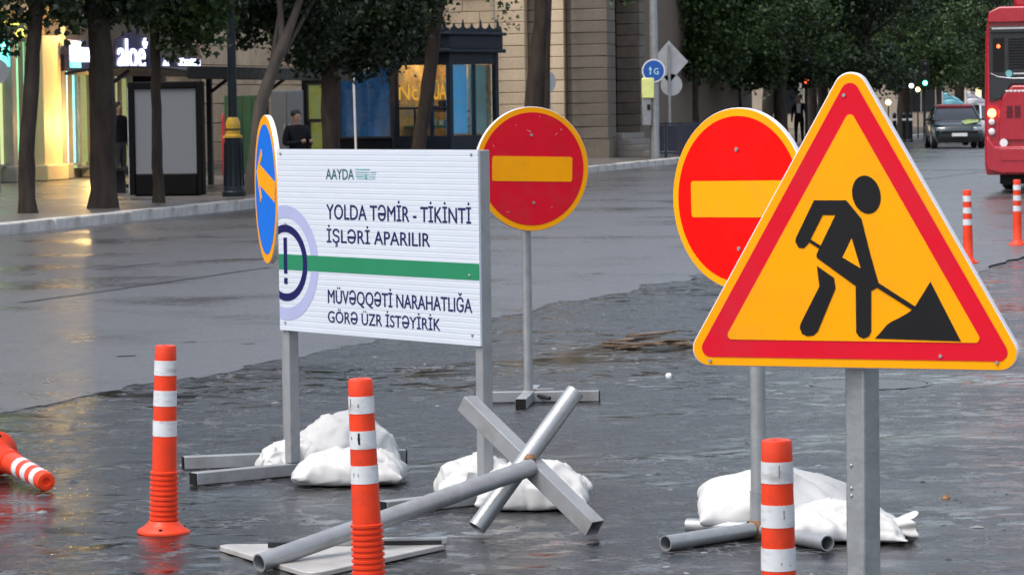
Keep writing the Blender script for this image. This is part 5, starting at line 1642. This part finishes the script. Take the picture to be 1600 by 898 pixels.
mb = MB(); mb.tube([(0, 0, 0), (0.0, 0, 1.2), (-0.02, 0, 6.5)], [0.13, 0.125, 0.10], 14); mb.build('pole', MT['galv'], sg)
mb = MB(); mb.lathe([(0.33, 0), (0.33, 0.02)], 32, Matrix.Translation((-0.03, -0.15, zc(111))) @ Matrix.Rotation(pi / 2, 4, 'X')); mb.build('sign_border', MT['whitepaint'], sg)
mb = MB(); mb.lathe([(0.29, 0), (0.29, 0.004)], 32, Matrix.Translation((-0.03, -0.171, zc(111))) @ Matrix.Rotation(pi / 2, 4, 'X')); mb.build('sign_face', mat('round_sign_blue', (0.01, 0.09, 0.38), 0.4), sg)
mb = MB(); zz = zc(111); MTW = mat('pale_teal_symbol', (0.45, 0.75, 0.75), 0.5)
mb.bb(-0.135, -0.105, -0.179, -0.1755, zz - 0.11, zz + 0.05); mb.prism([(-0.17, zz + 0.03), (-0.07, zz + 0.03), (-0.12, zz + 0.12)], -0.1795, -0.1755, lambda a, b, d: (a, d, b)); mb.build('symbol', MTW, sg)
o = link('lettering', text_mesh('G', MTW, 0.13, 0.17, 0.02), sg); o.matrix_local = Matrix.Translation((-0.02, -0.178, zz - 0.10)) @ Matrix.Rotation(pi / 2, 4, 'X')
MB().bb(-0.36, -0.10, -0.16, 0.10, zc(196), zc(154)).build('control_box', MT['greypaint'], sg, bevel=0.02)
MB().bb(-0.22, -0.13, -0.18, -0.161, zc(172), zc(163)).build('lock', MT['hole'], sg)
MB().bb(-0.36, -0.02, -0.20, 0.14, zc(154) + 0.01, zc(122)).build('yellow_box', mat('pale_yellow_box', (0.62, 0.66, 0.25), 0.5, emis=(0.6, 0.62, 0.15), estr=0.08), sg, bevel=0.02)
pd_ = DP(1047, 240, Yg + 1.5); pd_.z = SW
dg_ = thing('diamond_sign', 'grey backs of a diamond and a round sign on one thin pole', 'road sign', pd_)
zd = lambda y: DP(1047, y, Yg + 1.5).z - SW
mb = MB(); mb.tube([(0, -0.05, 0), (0, -0.05, zd(70))], 0.04, 10); mb.build('pole', MT['galv'], dg_)
hw = 33 / 5000 * (Yg + 1.5)
mb = MB(); mb.prism([(-hw * 0.9, 0), (0, -hw), (hw * 0.9, 0), (0, hw)], 0.0, 0.02, lambda a, b, d: (a, d, zd(97) + b)); mb.build('diamond_plate', MT['signback'], dg_)
mb = MB(); mb.lathe([(0.31, 0), (0.31, 0.02)], 32, Matrix.Translation((0.06, 0.02, zd(133))) @ Matrix.Rotation(pi / 2, 4, 'X')); mb.build('round_plate', MT['signback'], dg_)
# dark railing by the corner
ra = DP(1018, 240, Yg + 0.6); rb = DP(1108, 240, Yg + 0.6); ra.z = rb.z = SW
rl = thing('railing', 'dark blue metal railing beside the grey signal pole', 'railing', ra)
WR = rb.x - ra.x
MT['railblue'] = mat('dark_blue_rail', (0.012, 0.016, 0.035), 0.4)
mb = MB(); mb.bb(0, WR, -0.03, 0.03, 0.92, 0.98); mb.build('rail', MT['railblue'], rl)
mb = MB(); mb.bb(0, WR, -0.03, 0.03, 0.10, 0.15); mb.build('rail', MT['railblue'], rl)
for k in range(5):
    x = WR * k / 4
    MB().bb(x - 0.035, x + 0.035, -0.035, 0.035, 0, 1.0).build('post', MT['railblue'], rl)
for k in range(4):
    MB().bb(WR * k / 4 + 0.05, WR * (k + 1) / 4 - 0.05, -0.012, 0.012, 0.18, 0.90).build('panel', MT['railblue'], rl)
# traffic lights among the park trees
def signal(label, px, py, Y, lens, gb):
    c = DP(px, py, Y)
    t = thing('traffic_light', label, 'traffic light', (c.x, Y + 0.12, SW))
    h = c.z - SW
    mb = MB(); mb.tube([(0, 0, 0), (0, 0, h + 0.9)], 0.055, 10); mb.build('pole', MT['darksteel'], t)
    MB().bb(-0.16, 0.16, -0.20, -0.056, h - 0.25, h + 0.85).build('housing', MT['hole'], t, bevel=0.03)
    for k in range(3):
        on = (k == lens)
        z = h + 0.34 * (k - lens) if False else h + 0.0 + 0.34 * k - (0.0)
        mb = MB(); mb.lathe([(0.085, 0), (0.08, 0.03), (0.04, 0.045)], 16, Matrix.Translation((0, -0.20, z)) @ Matrix.Rotation(pi / 2, 4, 'X'))
        mb.build('lens', MT[gb] if on else MT['glassdark'], t)
    return t
signal('green traffic light glowing among the park trees', 1445, 130, 118, 0, 'g_green')
signal('red traffic light glowing among the trees left of the triangle tip', 1260, 127, 111, 0, 'g_red')
def lantern(label, px, py, Y, r, m):
    c = DP(px, py, Y)
    t = thing('street_lantern', label, 'lantern', (c.x, Y, SW))
    mb = MB(); mb.tube([(0, 0, 0), (0, 0, c.z - SW - r)], 0.03, 8); mb.build('pole', MT['darksteel'], t)
    mb = MB(); mb.lathe([(r * 0.4, -r), (r * 0.9, -r * 0.5), (r, 0), (r * 0.8, r * 0.6), (r * 0.2, r)], 14, Matrix.Translation((0, 0, c.z - SW))); mb.build('globe', MT[m], t)
lantern('white globe lantern lit left of the green traffic light', 1424, 134, 126, 0.10, 'g_white')
lantern('yellow globe lantern lit next to the green traffic light', 1434, 140, 127, 0.09, 'g_yellow')
lantern('low yellow lantern lit to the right of the triangle edge', 1388, 160, 135, 0.11, 'g_yellow')
# feather flags behind the car
def feather(label, px, y0, y1, Y, cols):
    b = DP(px, 215, Y); b.z = SW
    t = thing('feather_flag', label, 'flag', b)
    zt2, zb2 = DP(px, y0, Y).z - SW, DP(px, y1, Y).z - SW
    mb = MB(); mb.tube([(0, 0, 0), (0, 0, zt2 + 0.1)], 0.025, 8); mb.build('pole', MT['whitepaint'], t)
    n = 9
    for k, c in enumerate(cols):
        vs = []
        for i in range(4):
            f_ = (k + i / 3) / len(cols)
            z = zt2 + (zb2 - zt2) * f_
            w = 0.85 * (0.15 + 0.85 * sin(min(1, f_ * 1.2 + 0.12) * pi * 0.62))
            for j in range(5):
                vs.append((0.02 + w * j / 4, 0.10 * sin(j * 1.4 + f_ * 5), z + 0.05 * sin(j * 1.1)))
        fs = [(i * 5 + j, i * 5 + j + 1, (i + 1) * 5 + j + 1, (i + 1) * 5 + j) for i in range(3) for j in range(4)]
        mb = MB(); mb.add(vs, fs)
        o = mb.build('cloth_band', mat('flag_cloth', c, 0.7), t, smooth=60)
        sd2 = o.modifiers.new('s', 'SOLIDIFY'); sd2.thickness = 0.006
feather('feather flag in teal and red standing behind the dark car', 1473, 147, 178, 122, [(0.25, 0.62, 0.70), (0.22, 0.55, 0.65), (0.55, 0.06, 0.10)])
feather('pale feather flag with pink foot behind the dark car', 1509, 145, 176, 124, [(0.62, 0.62, 0.64), (0.55, 0.55, 0.58), (0.50, 0.25, 0.28)])
# bollards on the pavement by the park
for k, (px, lb) in enumerate([(1413, 'dark bollard right of the triangle, left of the car'), (1423, 'second dark bollard, next to the car side'), (1398, 'dark bollard closest to the triangle edge')]):
    g = G(px, 222, SW)
    t = thing('bollard', lb, 'bollard', g, 0, 'bollards by the park kerb')
    mb = MB(); mb.lathe([(0.10, 0), (0.10, 0.06), (0.075, 0.09), (0.07, 0.95), (0.085, 0.98), (0.06, 1.05), (0.02, 1.08)], 14); mb.build('shaft', MT['iron'], t)
    mb = MB(); mb.lathe([(0.0725, 0.78), (0.0725, 0.86)], 14, capb=False, capt=False); mb.build('band', MT['whitepaint'], t)

# ================================================================== vehicles
def wheel(parent, x, y, r, w, name='wheel'):
    t = MB(); M_ = Matrix.Translation((x, y, r)) @ Matrix.Rotation(pi / 2, 4, 'Y')
    t.lathe([(r * 0.62, -w / 2), (r * 0.93, -w / 2), (r, -w * 0.35), (r, w * 0.35), (r * 0.93, w / 2), (r * 0.62, w / 2)], 28, M_)
    o = t.build(name, MT['rubber'], parent)
    q = MB(); q.lathe([(r * 0.60, -w * 0.52), (r * 0.55, -w * 0.40), (r * 0.2, -w * 0.45), (r * 0.1, -w * 0.53)], 20, M_); q.lathe([(r * 0.1, w * 0.53), (r * 0.2, w * 0.45), (r * 0.55, w * 0.40), (r * 0.60, w * 0.52)][::-1], 20, M_)
    q.build('rim', MT['chrome'], o)
    return o
# bus seen from behind: local x to its right, y forward, z up; origin under the rear left corner
pbus = DP(1537.5, 285, 56.4); pbus.z = RZ
bus = thing('city_bus', 'red city bus seen from behind at the right edge', 'bus', pbus, STREET - pi / 2)
bus.scale = (1, 1, 1.045)
BWd, BLn = 2.55, 12.0
def bx(mb, *a):
    return mb.bb(*a)
# body: cross-section swept along y, rear end leaning slightly
sec = [(0.03, 0.32), (0.0, 0.50), (0.0, 1.3), (0.025, 2.6), (0.06, 2.95), (0.14, 3.09), (0.30, 3.15)]
sec = sec + [(BWd - x, z) for x, z in sec[::-1]]
mb = MB()
rings = []
for y, k in ((0.10, 0.985), (0.16, 1.0), (BLn - 0.3, 1.0), (BLn, 0.97)):
    rings.append([(BWd / 2 + (x - BWd / 2) * k, y, z if k == 1.0 else 0.32 + (z - 0.32) * (0.5 + k / 2)) for x, z in sec])
n = len(sec)
vs = [p for r_ in rings for p in r_]
fs = [(i * n + j, i * n + (j + 1) % n, (i + 1) * n + (j + 1) % n, (i + 1) * n + j) for i in range(3) for j in range(n)]
fs = [f[::-1] for f in fs] + [tuple(range(n)), tuple(range(4 * n - 1, 3 * n - 1, -1))]
mb.add(vs, fs); mb.build('body', MT['busred'], bus, bevel=0.03)
fm = lambda a, b, d: (a, d, b)
# rear roof cap with lamp highlight
mb = MB(); mb.prism([(0.06, 2.88), (BWd - 0.06, 2.88), (BWd - 0.10, 3.06), (BWd - 0.28, 3.14), (0.28, 3.14), (0.10, 3.06)], 0.02, 0.11, fm); mb.build('roof_cap', MT['busred'], bus, bevel=0.02)
# black upper panel with the rear window and engine louvres
up = [(0.10, 1.55), (0.30, 1.60), (0.48, 1.84), (BWd - 0.48, 1.84), (BWd - 0.30, 1.60), (BWd - 0.10, 1.55), (BWd - 0.09, 2.82), (0.09, 2.82)]
mb = MB(); mb.prism(up, 0.065, 0.12, fm); pn = mb.build('rear_panel', MT['busblack'], bus, bevel=0.015)
mb = MB(); mb.bb(0.12, BWd - 0.12, 0.015, 0.064, 2.70, 2.80); mb.build('spoiler', MT['busblack'], bus, bevel=0.02)
mb = MB(); mb.bb(0.15, BWd - 0.15, 0.004, 0.0145, 2.765, 2.785); mb.build('trim_strip', MT['chrome'], bus)
for k in range(11):
    z = 2.12 + k * 0.048
    mb = MB(); mb.box((BWd / 2, 0.050, z), (BWd - 0.86, 0.022, 0.018), Matrix.Rotation(0.5, 3, 'X')); mb.build('louvre', MT['darksteel'], pn)
mb = MB(); mb.bb(0.16, 0.36, 0.054, 0.064, 2.05, 2.62); mb.build('side_vent', MT['hole'], pn)
mb = MB(); mb.tube([(0.12, 0.055, 2.03), (0.25, 0.055, 1.97), (0.5, 0.055, 1.94), (BWd - 0.5, 0.055, 1.94), (BWd - 0.25, 0.055, 1.97), (BWd - 0.12, 0.055, 2.03)], 0.008, 6); mb.build('trim_line', MT['chrome'], pn)
for x in (0.26, BWd - 0.26):
    mb = MB(); mb.lathe([(0.035, 0), (0.03, 0.02)], 14, Matrix.Translation((x, 0.064, 2.48)) @ Matrix.Rotation(pi / 2, 4, 'X')); mb.build('marker_lamp', MT['g_red'], bus)
mb = MB(); mb.lathe([(0.06, 0), (0.06, 0.004)], 18, Matrix.Translation((0.44, 0.062, 2.02)) @ Matrix.Rotation(pi / 2, 4, 'X')); mb.build('badge', mat('teal_badge', (0.15, 0.42, 0.42), 0.4), bus)
mb = MB(); mb.bb(0.52, 0.75, 0.052, 0.063, 2.01, 2.03); mb.build('badge_stroke', MT['whitepaint'], bus)
# lower red hatch, tail lamps, bumper
hp = [(0.26, 0.90), (0.26, 1.40), (0.34, 1.66), (0.50, 1.82), (BWd - 0.50, 1.82), (BWd - 0.34, 1.66), (BWd - 0.26, 1.40), (BWd - 0.26, 0.90)]
mb = MB(); mb.prism(hp, 0.045, 0.12, fm); ht = mb.build('engine_hatch', MT['busred'], bus, bevel=0.02)
for k, x in enumerate((0.40, 0.54)):
    mb = MB(); mb.bb(x, x + 0.10, 0.038, 0.044, 1.28, 1.48); mb.build('grille', MT['darksteel'], ht)
    for j in range(5):
        mb = MB(); mb.bb(x, x + 0.10, 0.030, 0.037, 1.295 + j * 0.038, 1.305 + j * 0.038); mb.build('grille_slat', MT['busred'], ht)
for k in range(5):
    mb = MB(); mb.bb(0.38 + k * 0.07, 0.435 + k * 0.07, 0.040, 0.044, 1.715, 1.745); mb.build('lettering', MT['whitepaint'], ht)
for sx in (0, 1):
    for z, r_, m in ((1.36, 0.075, 'g_amber'), (1.215, 0.055, 'whitepaint'), (1.05, 0.060, 'whitepaint')):
        x = 0.135 if not sx else BWd - 0.135
        mb = MB(); mb.lathe([(r_, 0), (r_ * 0.9, 0.04), (r_ * 0.4, 0.055)], 18, Matrix.Translation((x, 0.085, z)) @ Matrix.Rotation(pi / 2, 4, 'X')); mb.build('tail_lamp', MT[m], bus)
mb = MB(); mb.lathe([(0.07, 0), (0.07, 0.004)], 18, Matrix.Translation((0.345, 0.038, 0.86)) @ Matrix.Rotation(pi / 2, 4, 'X') @ Matrix.Scale(1.0, 4)); mb.build('round_sticker', MT['whitepaint'], bus)
bpy_ = [(0.02, 0.55), (0.06, 0.40), (0.30, 0.34), (BWd - 0.30, 0.34), (BWd - 0.06, 0.40), (BWd - 0.02, 0.55), (BWd - 0.05, 0.98), (BWd - 0.2, 0.80), (0.2, 0.80), (0.05, 0.98)]
mb = MB(); mb.prism(bpy_, -0.02, 0.12, fm); mb.build('bumper', MT['busred'], bus, bevel=0.03)
mb = MB(); mb.prism([(0.30, 0.56), (BWd - 0.30, 0.56), (BWd - 0.27, 0.76), (0.27, 0.76)], -0.032, -0.021, fm); mb.build('bumper_panel', MT['busred'], bus, bevel=0.008)
mb = MB(); mb.bb(0.25, BWd - 0.25, 0.3, 2.2, 0.16, 0.36); mb.build('engine_tray', MT['hole'], bus)
mb = MB(); mb.bb(0.5, BWd - 0.5, 0.4, 4.0, 3.14, 3.34); mb.build('roof_pod', MT['busred'], bus, bevel=0.05)
for yy in (3.2, 9.2):
    for xx in (0.16, BWd - 0.16):
        wheel(bus, xx, yy, 0.48, 0.28)
for k in range(6):
    for xx, s_ in ((-0.003, 1), (BWd + 0.003, -1)):
        mb = MB(); mb.bb(min(xx, xx + 0.03 * s_), max(xx, xx + 0.03 * s_), 0.9 + k * 1.75, 2.5 + k * 1.75, 1.45, 2.65); mb.build('side_window', MT['glassdark'], bus)

# cars: local x across, y = length (front towards -y), z up
def car(label, p, rz, paint, accent=None, roofcol=None):
    t = thing('parked_car', label, 'car', p, rz)
    Wc = 0.90
    # side profile stations: y, sill z, shoulder z, half width
    st = [(-2.15, 0.42, 0.62, 0.66), (-2.08, 0.24, 0.74, 0.80), (-1.7, 0.20, 0.84, 0.88), (-1.0, 0.20, 0.93, 0.90), (-0.4, 0.20, 0.97, 0.90), (0.9, 0.20, 1.0, 0.90), (1.7, 0.22, 0.98, 0.88), (2.05, 0.26, 0.92, 0.82), (2.15, 0.42, 0.80, 0.70)]
    vs = []
    for y, zl, zs, hw_ in st:
        vs += [(-hw_ * 0.92, y, zl), (-hw_, y, zl + (zs - zl) * 0.35), (-hw_ * 0.98, y, zl + (zs - zl) * 0.75), (-hw_ * 0.86, y, zs), (-hw_ * 0.4, y, zs + 0.03), (hw_ * 0.4, y, zs + 0.03), (hw_ * 0.86, y, zs), (hw_ * 0.98, y, zl + (zs - zl) * 0.75), (hw_, y, zl + (zs - zl) * 0.35), (hw_ * 0.92, y, zl)]
    n = 10
    fs = [(i * n + j, i * n + (j + 1) % n, (i + 1) * n + (j + 1) % n, (i + 1) * n + j) for i in range(len(st) - 1) for j in range(n)]
    fs += [tuple(range(n - 1, -1, -1)), tuple(range((len(st) - 1) * n, len(st) * n))]
    mb = MB(); mb.add(vs, fs); o = mb.build('body', paint, t, smooth=50)
    # cabin
    cab = [(-1.0, 0.95, 0.80, 0.95), (-0.25, 1.42, 0.62, 1.42), (0.3, 1.47, 0.62, 1.47), (1.1, 1.42, 0.60, 1.42), (1.75, 1.0, 0.74, 1.0)]
    vs = []
    for y, z, hw_, _ in cab:
        vs += [(-0.82, y if abs(z - 0.96) > 0.1 else y, 0.96), (-hw_, y, z), (hw_, y, z), (0.82, y, 0.96)]
    fs = [(i * 4 + j, i * 4 + j + 1, (i + 1) * 4 + j + 1, (i + 1) * 4 + j) for i in range(4) for j in range(3)]
    mb = MB(); mb.add(vs, fs); mb.build('glasshouse', MT['glassdark'], t, smooth=30)
    rf = MB()
    rv = [(-0.25, 1.42, 0.62), (0.3, 1.47, 0.63), (1.1, 1.42, 0.61)]
    for (y0, z0, w0), (y1, z1, w1) in zip(rv[:-1], rv[1:]):
        rf.add([(-w0, y0, z0 + 0.005), (w0, y0, z0 + 0.005), (w1, y1, z1 + 0.005), (-w1, y1, z1 + 0.005), (-w0, y0, z0 + 0.04), (w0, y0, z0 + 0.04), (w1, y1, z1 + 0.04), (-w1, y1, z1 + 0.04)], [(4, 5, 6, 7), (0, 4, 7, 3), (1, 2, 6, 5), (0, 1, 5, 4), (3, 7, 6, 2)])
    rf.build('roof', roofcol or paint, t)
    for s_ in (-1, 1):
        mb = MB(); mb.tube([(s_ * 0.80, -1.0, 0.96), (s_ * 0.63, -0.25, 1.43)], 0.035, 8); mb.build('windscreen_pillar', paint, t)
        mb = MB(); mb.tube([(s_ * 0.61, 1.1, 1.43), (s_ * 0.75, 1.75, 1.0)], 0.04, 8); mb.build('rear_pillar', paint, t)
        mb = MB(); mb.box((s_ * 0.62, -2.06, 0.66), (0.34, 0.16, 0.13), Matrix.Rotation(s_ * 0.35, 3, 'Z')); mb.build('headlight', MT['chrome'], t, bevel=0.03)
        mb = MB(); mb.box((s_ * 0.98, -0.75, 1.0), (0.16, 0.10, 0.12)); mb.build('mirror', paint, t, bevel=0.03)
        for yy in (-1.35, 1.35):
            wheel(t, s_ * 0.80, yy, 0.31, 0.20)
    MB().bb(-0.62, 0.62, -2.165, -2.10, 0.50, 0.60).build('grille', MT['hole'], t)
    MB().bb(-0.70, 0.70, -2.13, -2.05, 0.27, 0.40).build('lower_grille', MT['hole'], t)
    MB().bb(-0.26, 0.26, -2.19, -2.166, 0.42, 0.53).build('number_plate', MT['whitepaint'], t)
    if accent:
        vs = [(0.2, -2.0, 0.795), (0.66, -1.75, 0.88), (0.74, -1.2, 0.935), (0.72, -0.98, 0.955), (0.35, -1.3, 0.965), (0.10, -1.75, 0.905)]
        mb = MB(); mb.add([(x, y, z + 0.02) for x, y, z in vs], [tuple(range(6))]); mb.build('bonnet_stripe', accent, t)
    return t
MT['cargreen'] = mat('dark_green_car_paint', (0.006, 0.020, 0.022), 0.2, coat=0.8, var=0.05)
MT['caraccent'] = mat('yellow_green_stripe', (0.28, 0.36, 0.04), 0.3, coat=0.5)
pc = G(1491, 231, RZ)
car('dark green car with red roof facing the camera near the bus', pc, radians(-3), MT['cargreen'], MT['caraccent'], MT['busred'])
pc2 = G(1556, 227, RZ)
car('white car half hidden behind the red bus', pc2, radians(6), mat('white_car_paint', (0.6, 0.6, 0.62), 0.25, coat=0.7))

# ================================================================== people
MT['skin'] = mat('skin', (0.36, 0.20, 0.14), 0.55, var=0.08)
MT['hair'] = mat('dark_hair', (0.012, 0.010, 0.009), 0.6)
def person(label, p, rz, jacket, trousers, arms='down', h=1.76, shirt=None):
    t = thing('person', label, 'person', p, rz)
    k = h / 1.76
    J = {'pel': (0, 0, 0.95), 'bel': (0, -0.01, 1.10), 'che': (0, 0.0, 1.30), 'nek': (0, 0.0, 1.47), 'chn': (0, -0.01, 1.53), 'hed': (0, -0.012, 1.62), 'top': (0, 0.0, 1.72)}
    R = {'pel': .155, 'bel': .15, 'che': .165, 'nek': .058, 'chn': .065, 'hed': .086, 'top': .055}
    E = [('pel', 'bel'), ('bel', 'che'), ('che', 'nek'), ('nek', 'chn'), ('chn', 'hed'), ('hed', 'top')]
    for s, c in ((-1, 'L'), (1, 'R')):
        J['hip' + c] = (s * 0.10, 0, 0.90); J['kne' + c] = (s * 0.115, -0.02, 0.50); J['ank' + c] = (s * 0.12, 0.02, 0.09); J['toe' + c] = (s * 0.14, -0.15, 0.035)
        J['sho' + c] = (s * 0.185, 0, 1.41)
        if arms == 'folded':
            J['elb' + c] = (s * 0.265, -0.04, 1.14); J['wri' + c] = (-s * 0.02, -0.24, 1.16 + 0.03 * s); J['han' + c] = (-s * 0.10, -0.23, 1.17 + 0.03 * s)
        elif arms == 'phone':
            J['elb' + c] = (s * 0.25, 0.0, 1.13); J['wri' + c] = (s * 0.10 + 0.06, -0.27, 1.17); J['han' + c] = (s * 0.05 + 0.08, -0.33, 1.20)
        else:
            J['elb' + c] = (s * 0.25, 0.02, 1.13); J['wri' + c] = (s * 0.255, -0.05, 0.89); J['han' + c] = (s * 0.25, -0.07, 0.80)
        R.update({'hip' + c: .105, 'kne' + c: .068, 'ank' + c: .050, 'toe' + c: .042, 'sho' + c: .078, 'elb' + c: .055, 'wri' + c: .036, 'han' + c: .040})
        E += [('pel', 'hip' + c), ('hip' + c, 'kne' + c), ('kne' + c, 'ank' + c), ('ank' + c, 'toe' + c), ('che', 'sho' + c), ('sho' + c, 'elb' + c), ('elb' + c, 'wri' + c), ('wri' + c, 'han' + c)]
    names = list(J)
    me = bpy.data.meshes.new('body')
    me.from_pydata([Vector(J[q]) * k for q in names], [(names.index(a), names.index(b)) for a, b in E], [])
    ob = bpy.data.objects.new('body', me); COL.objects.link(ob)
    sk = ob.modifiers.new('skin', 'SKIN')
    sk.use_smooth_shade = True
    for i, q in enumerate(names):
        v = me.skin_vertices[0].data[i]
        v.radius = (R[q] * k, R[q] * k * (0.72 if q in ('pel', 'bel', 'che') else 1))
        v.use_root = (q == 'pel')
    sb = ob.modifiers.new('sub', 'SUBSURF'); sb.levels = 2; sb.render_levels = 2
    dg = bpy.context.evaluated_depsgraph_get()
    bd = bpy.data.meshes.new_from_object(ob.evaluated_get(dg))
    bpy.data.objects.remove(ob)
    bd.materials.clear()
    for m in (jacket, trousers, MT['skin'], MT['rubber'], shirt or jacket):
        bd.materials.append(m)
    hands = [Vector(J['han' + c]) * k for c in 'LR']
    for f in bd.polygons:
        c = f.center / k
        if c.z < 0.085: i = 3
        elif c.z > 1.485: i = 2
        elif min((f.center - q).length for q in hands) < 0.075: i = 2
        elif c.z < 0.93 and abs(c.x) < 0.22: i = 1
        elif shirt and c.y < -0.06 and abs(c.x) < 0.05 and c.z > 1.15: i = 4
        else: i = 0
        f.material_index = i
    bd.shade_smooth()
    link('body', bd, t)
    mb = MB(); mb.lathe([(0.084, -0.02), (0.093, 0.02), (0.088, 0.065), (0.06, 0.095), (0.01, 0.107)], 16, Matrix.Translation(Vector((0, 0.022, 1.645)) * k) @ Matrix.Rotation(radians(-24), 4, 'X')); mb.build('hair', MT['hair'], t)
    for s in (-1, 1):
        mb = MB(); mb.lathe([(0.004, -0.028), (0.016, -0.01), (0.016, 0.012), (0.004, 0.028)], 8, Matrix.Translation(Vector((s * 0.088, 0.0, 1.61)) * k)); mb.build('ear', MT['skin'], t)
        mb = MB(); mb.lathe([(0.002, -0.006), (0.010, 0.0), (0.002, 0.006)], 8, Matrix.Translation(Vector((s * 0.032, -0.090, 1.63)) * k)); mb.build('eye', MT['hair'], t)
    mb = MB(); mb.add([Vector(q) * k for q in ((-0.014, -0.088, 1.59), (0.014, -0.088, 1.59), (0, -0.112, 1.592), (0, -0.090, 1.635))], [(0, 1, 2), (0, 2, 3), (2, 1, 3), (0, 3, 1)]); mb.build('nose', MT['skin'], t)
    mb = MB(); mb.box(Vector((0, -0.084, 1.562)) * k, (0.045, 0.012, 0.008)); mb.build('mouth', mat('lips', (0.25, 0.10, 0.08), 0.5), t)
    return t
MT['darkjacket'] = mat('dark_jacket', (0.014, 0.013, 0.018), 0.85, var=0.3, scale=8, spec=0.15)
MT['darktrousers'] = mat('dark_trousers', (0.012, 0.012, 0.014), 0.85, spec=0.15)
YM = 55
pm = DP(465, 270, YM); pm.z = RZ
person('man in dark jacket with hands together standing behind the white board', pm, radians(28), MT['darkjacket'], MT['darktrousers'], 'phone', 1.66)
pm = DP(187, 280, 63); pm.z = SW
person('person in dark clothes half hidden behind the thickest tree trunk', pm, radians(60), MT['darkjacket'], mat('grey_trousers', (0.06, 0.06, 0.065), 0.8), 'down', 1.72)
pm = G(1249, 226, SW)
person('person in dark suit and white shirt walking left of the triangle tip', pm, radians(-15), MT['darkjacket'], MT['darktrousers'], 'down', 1.75, MT['whitepaint'])
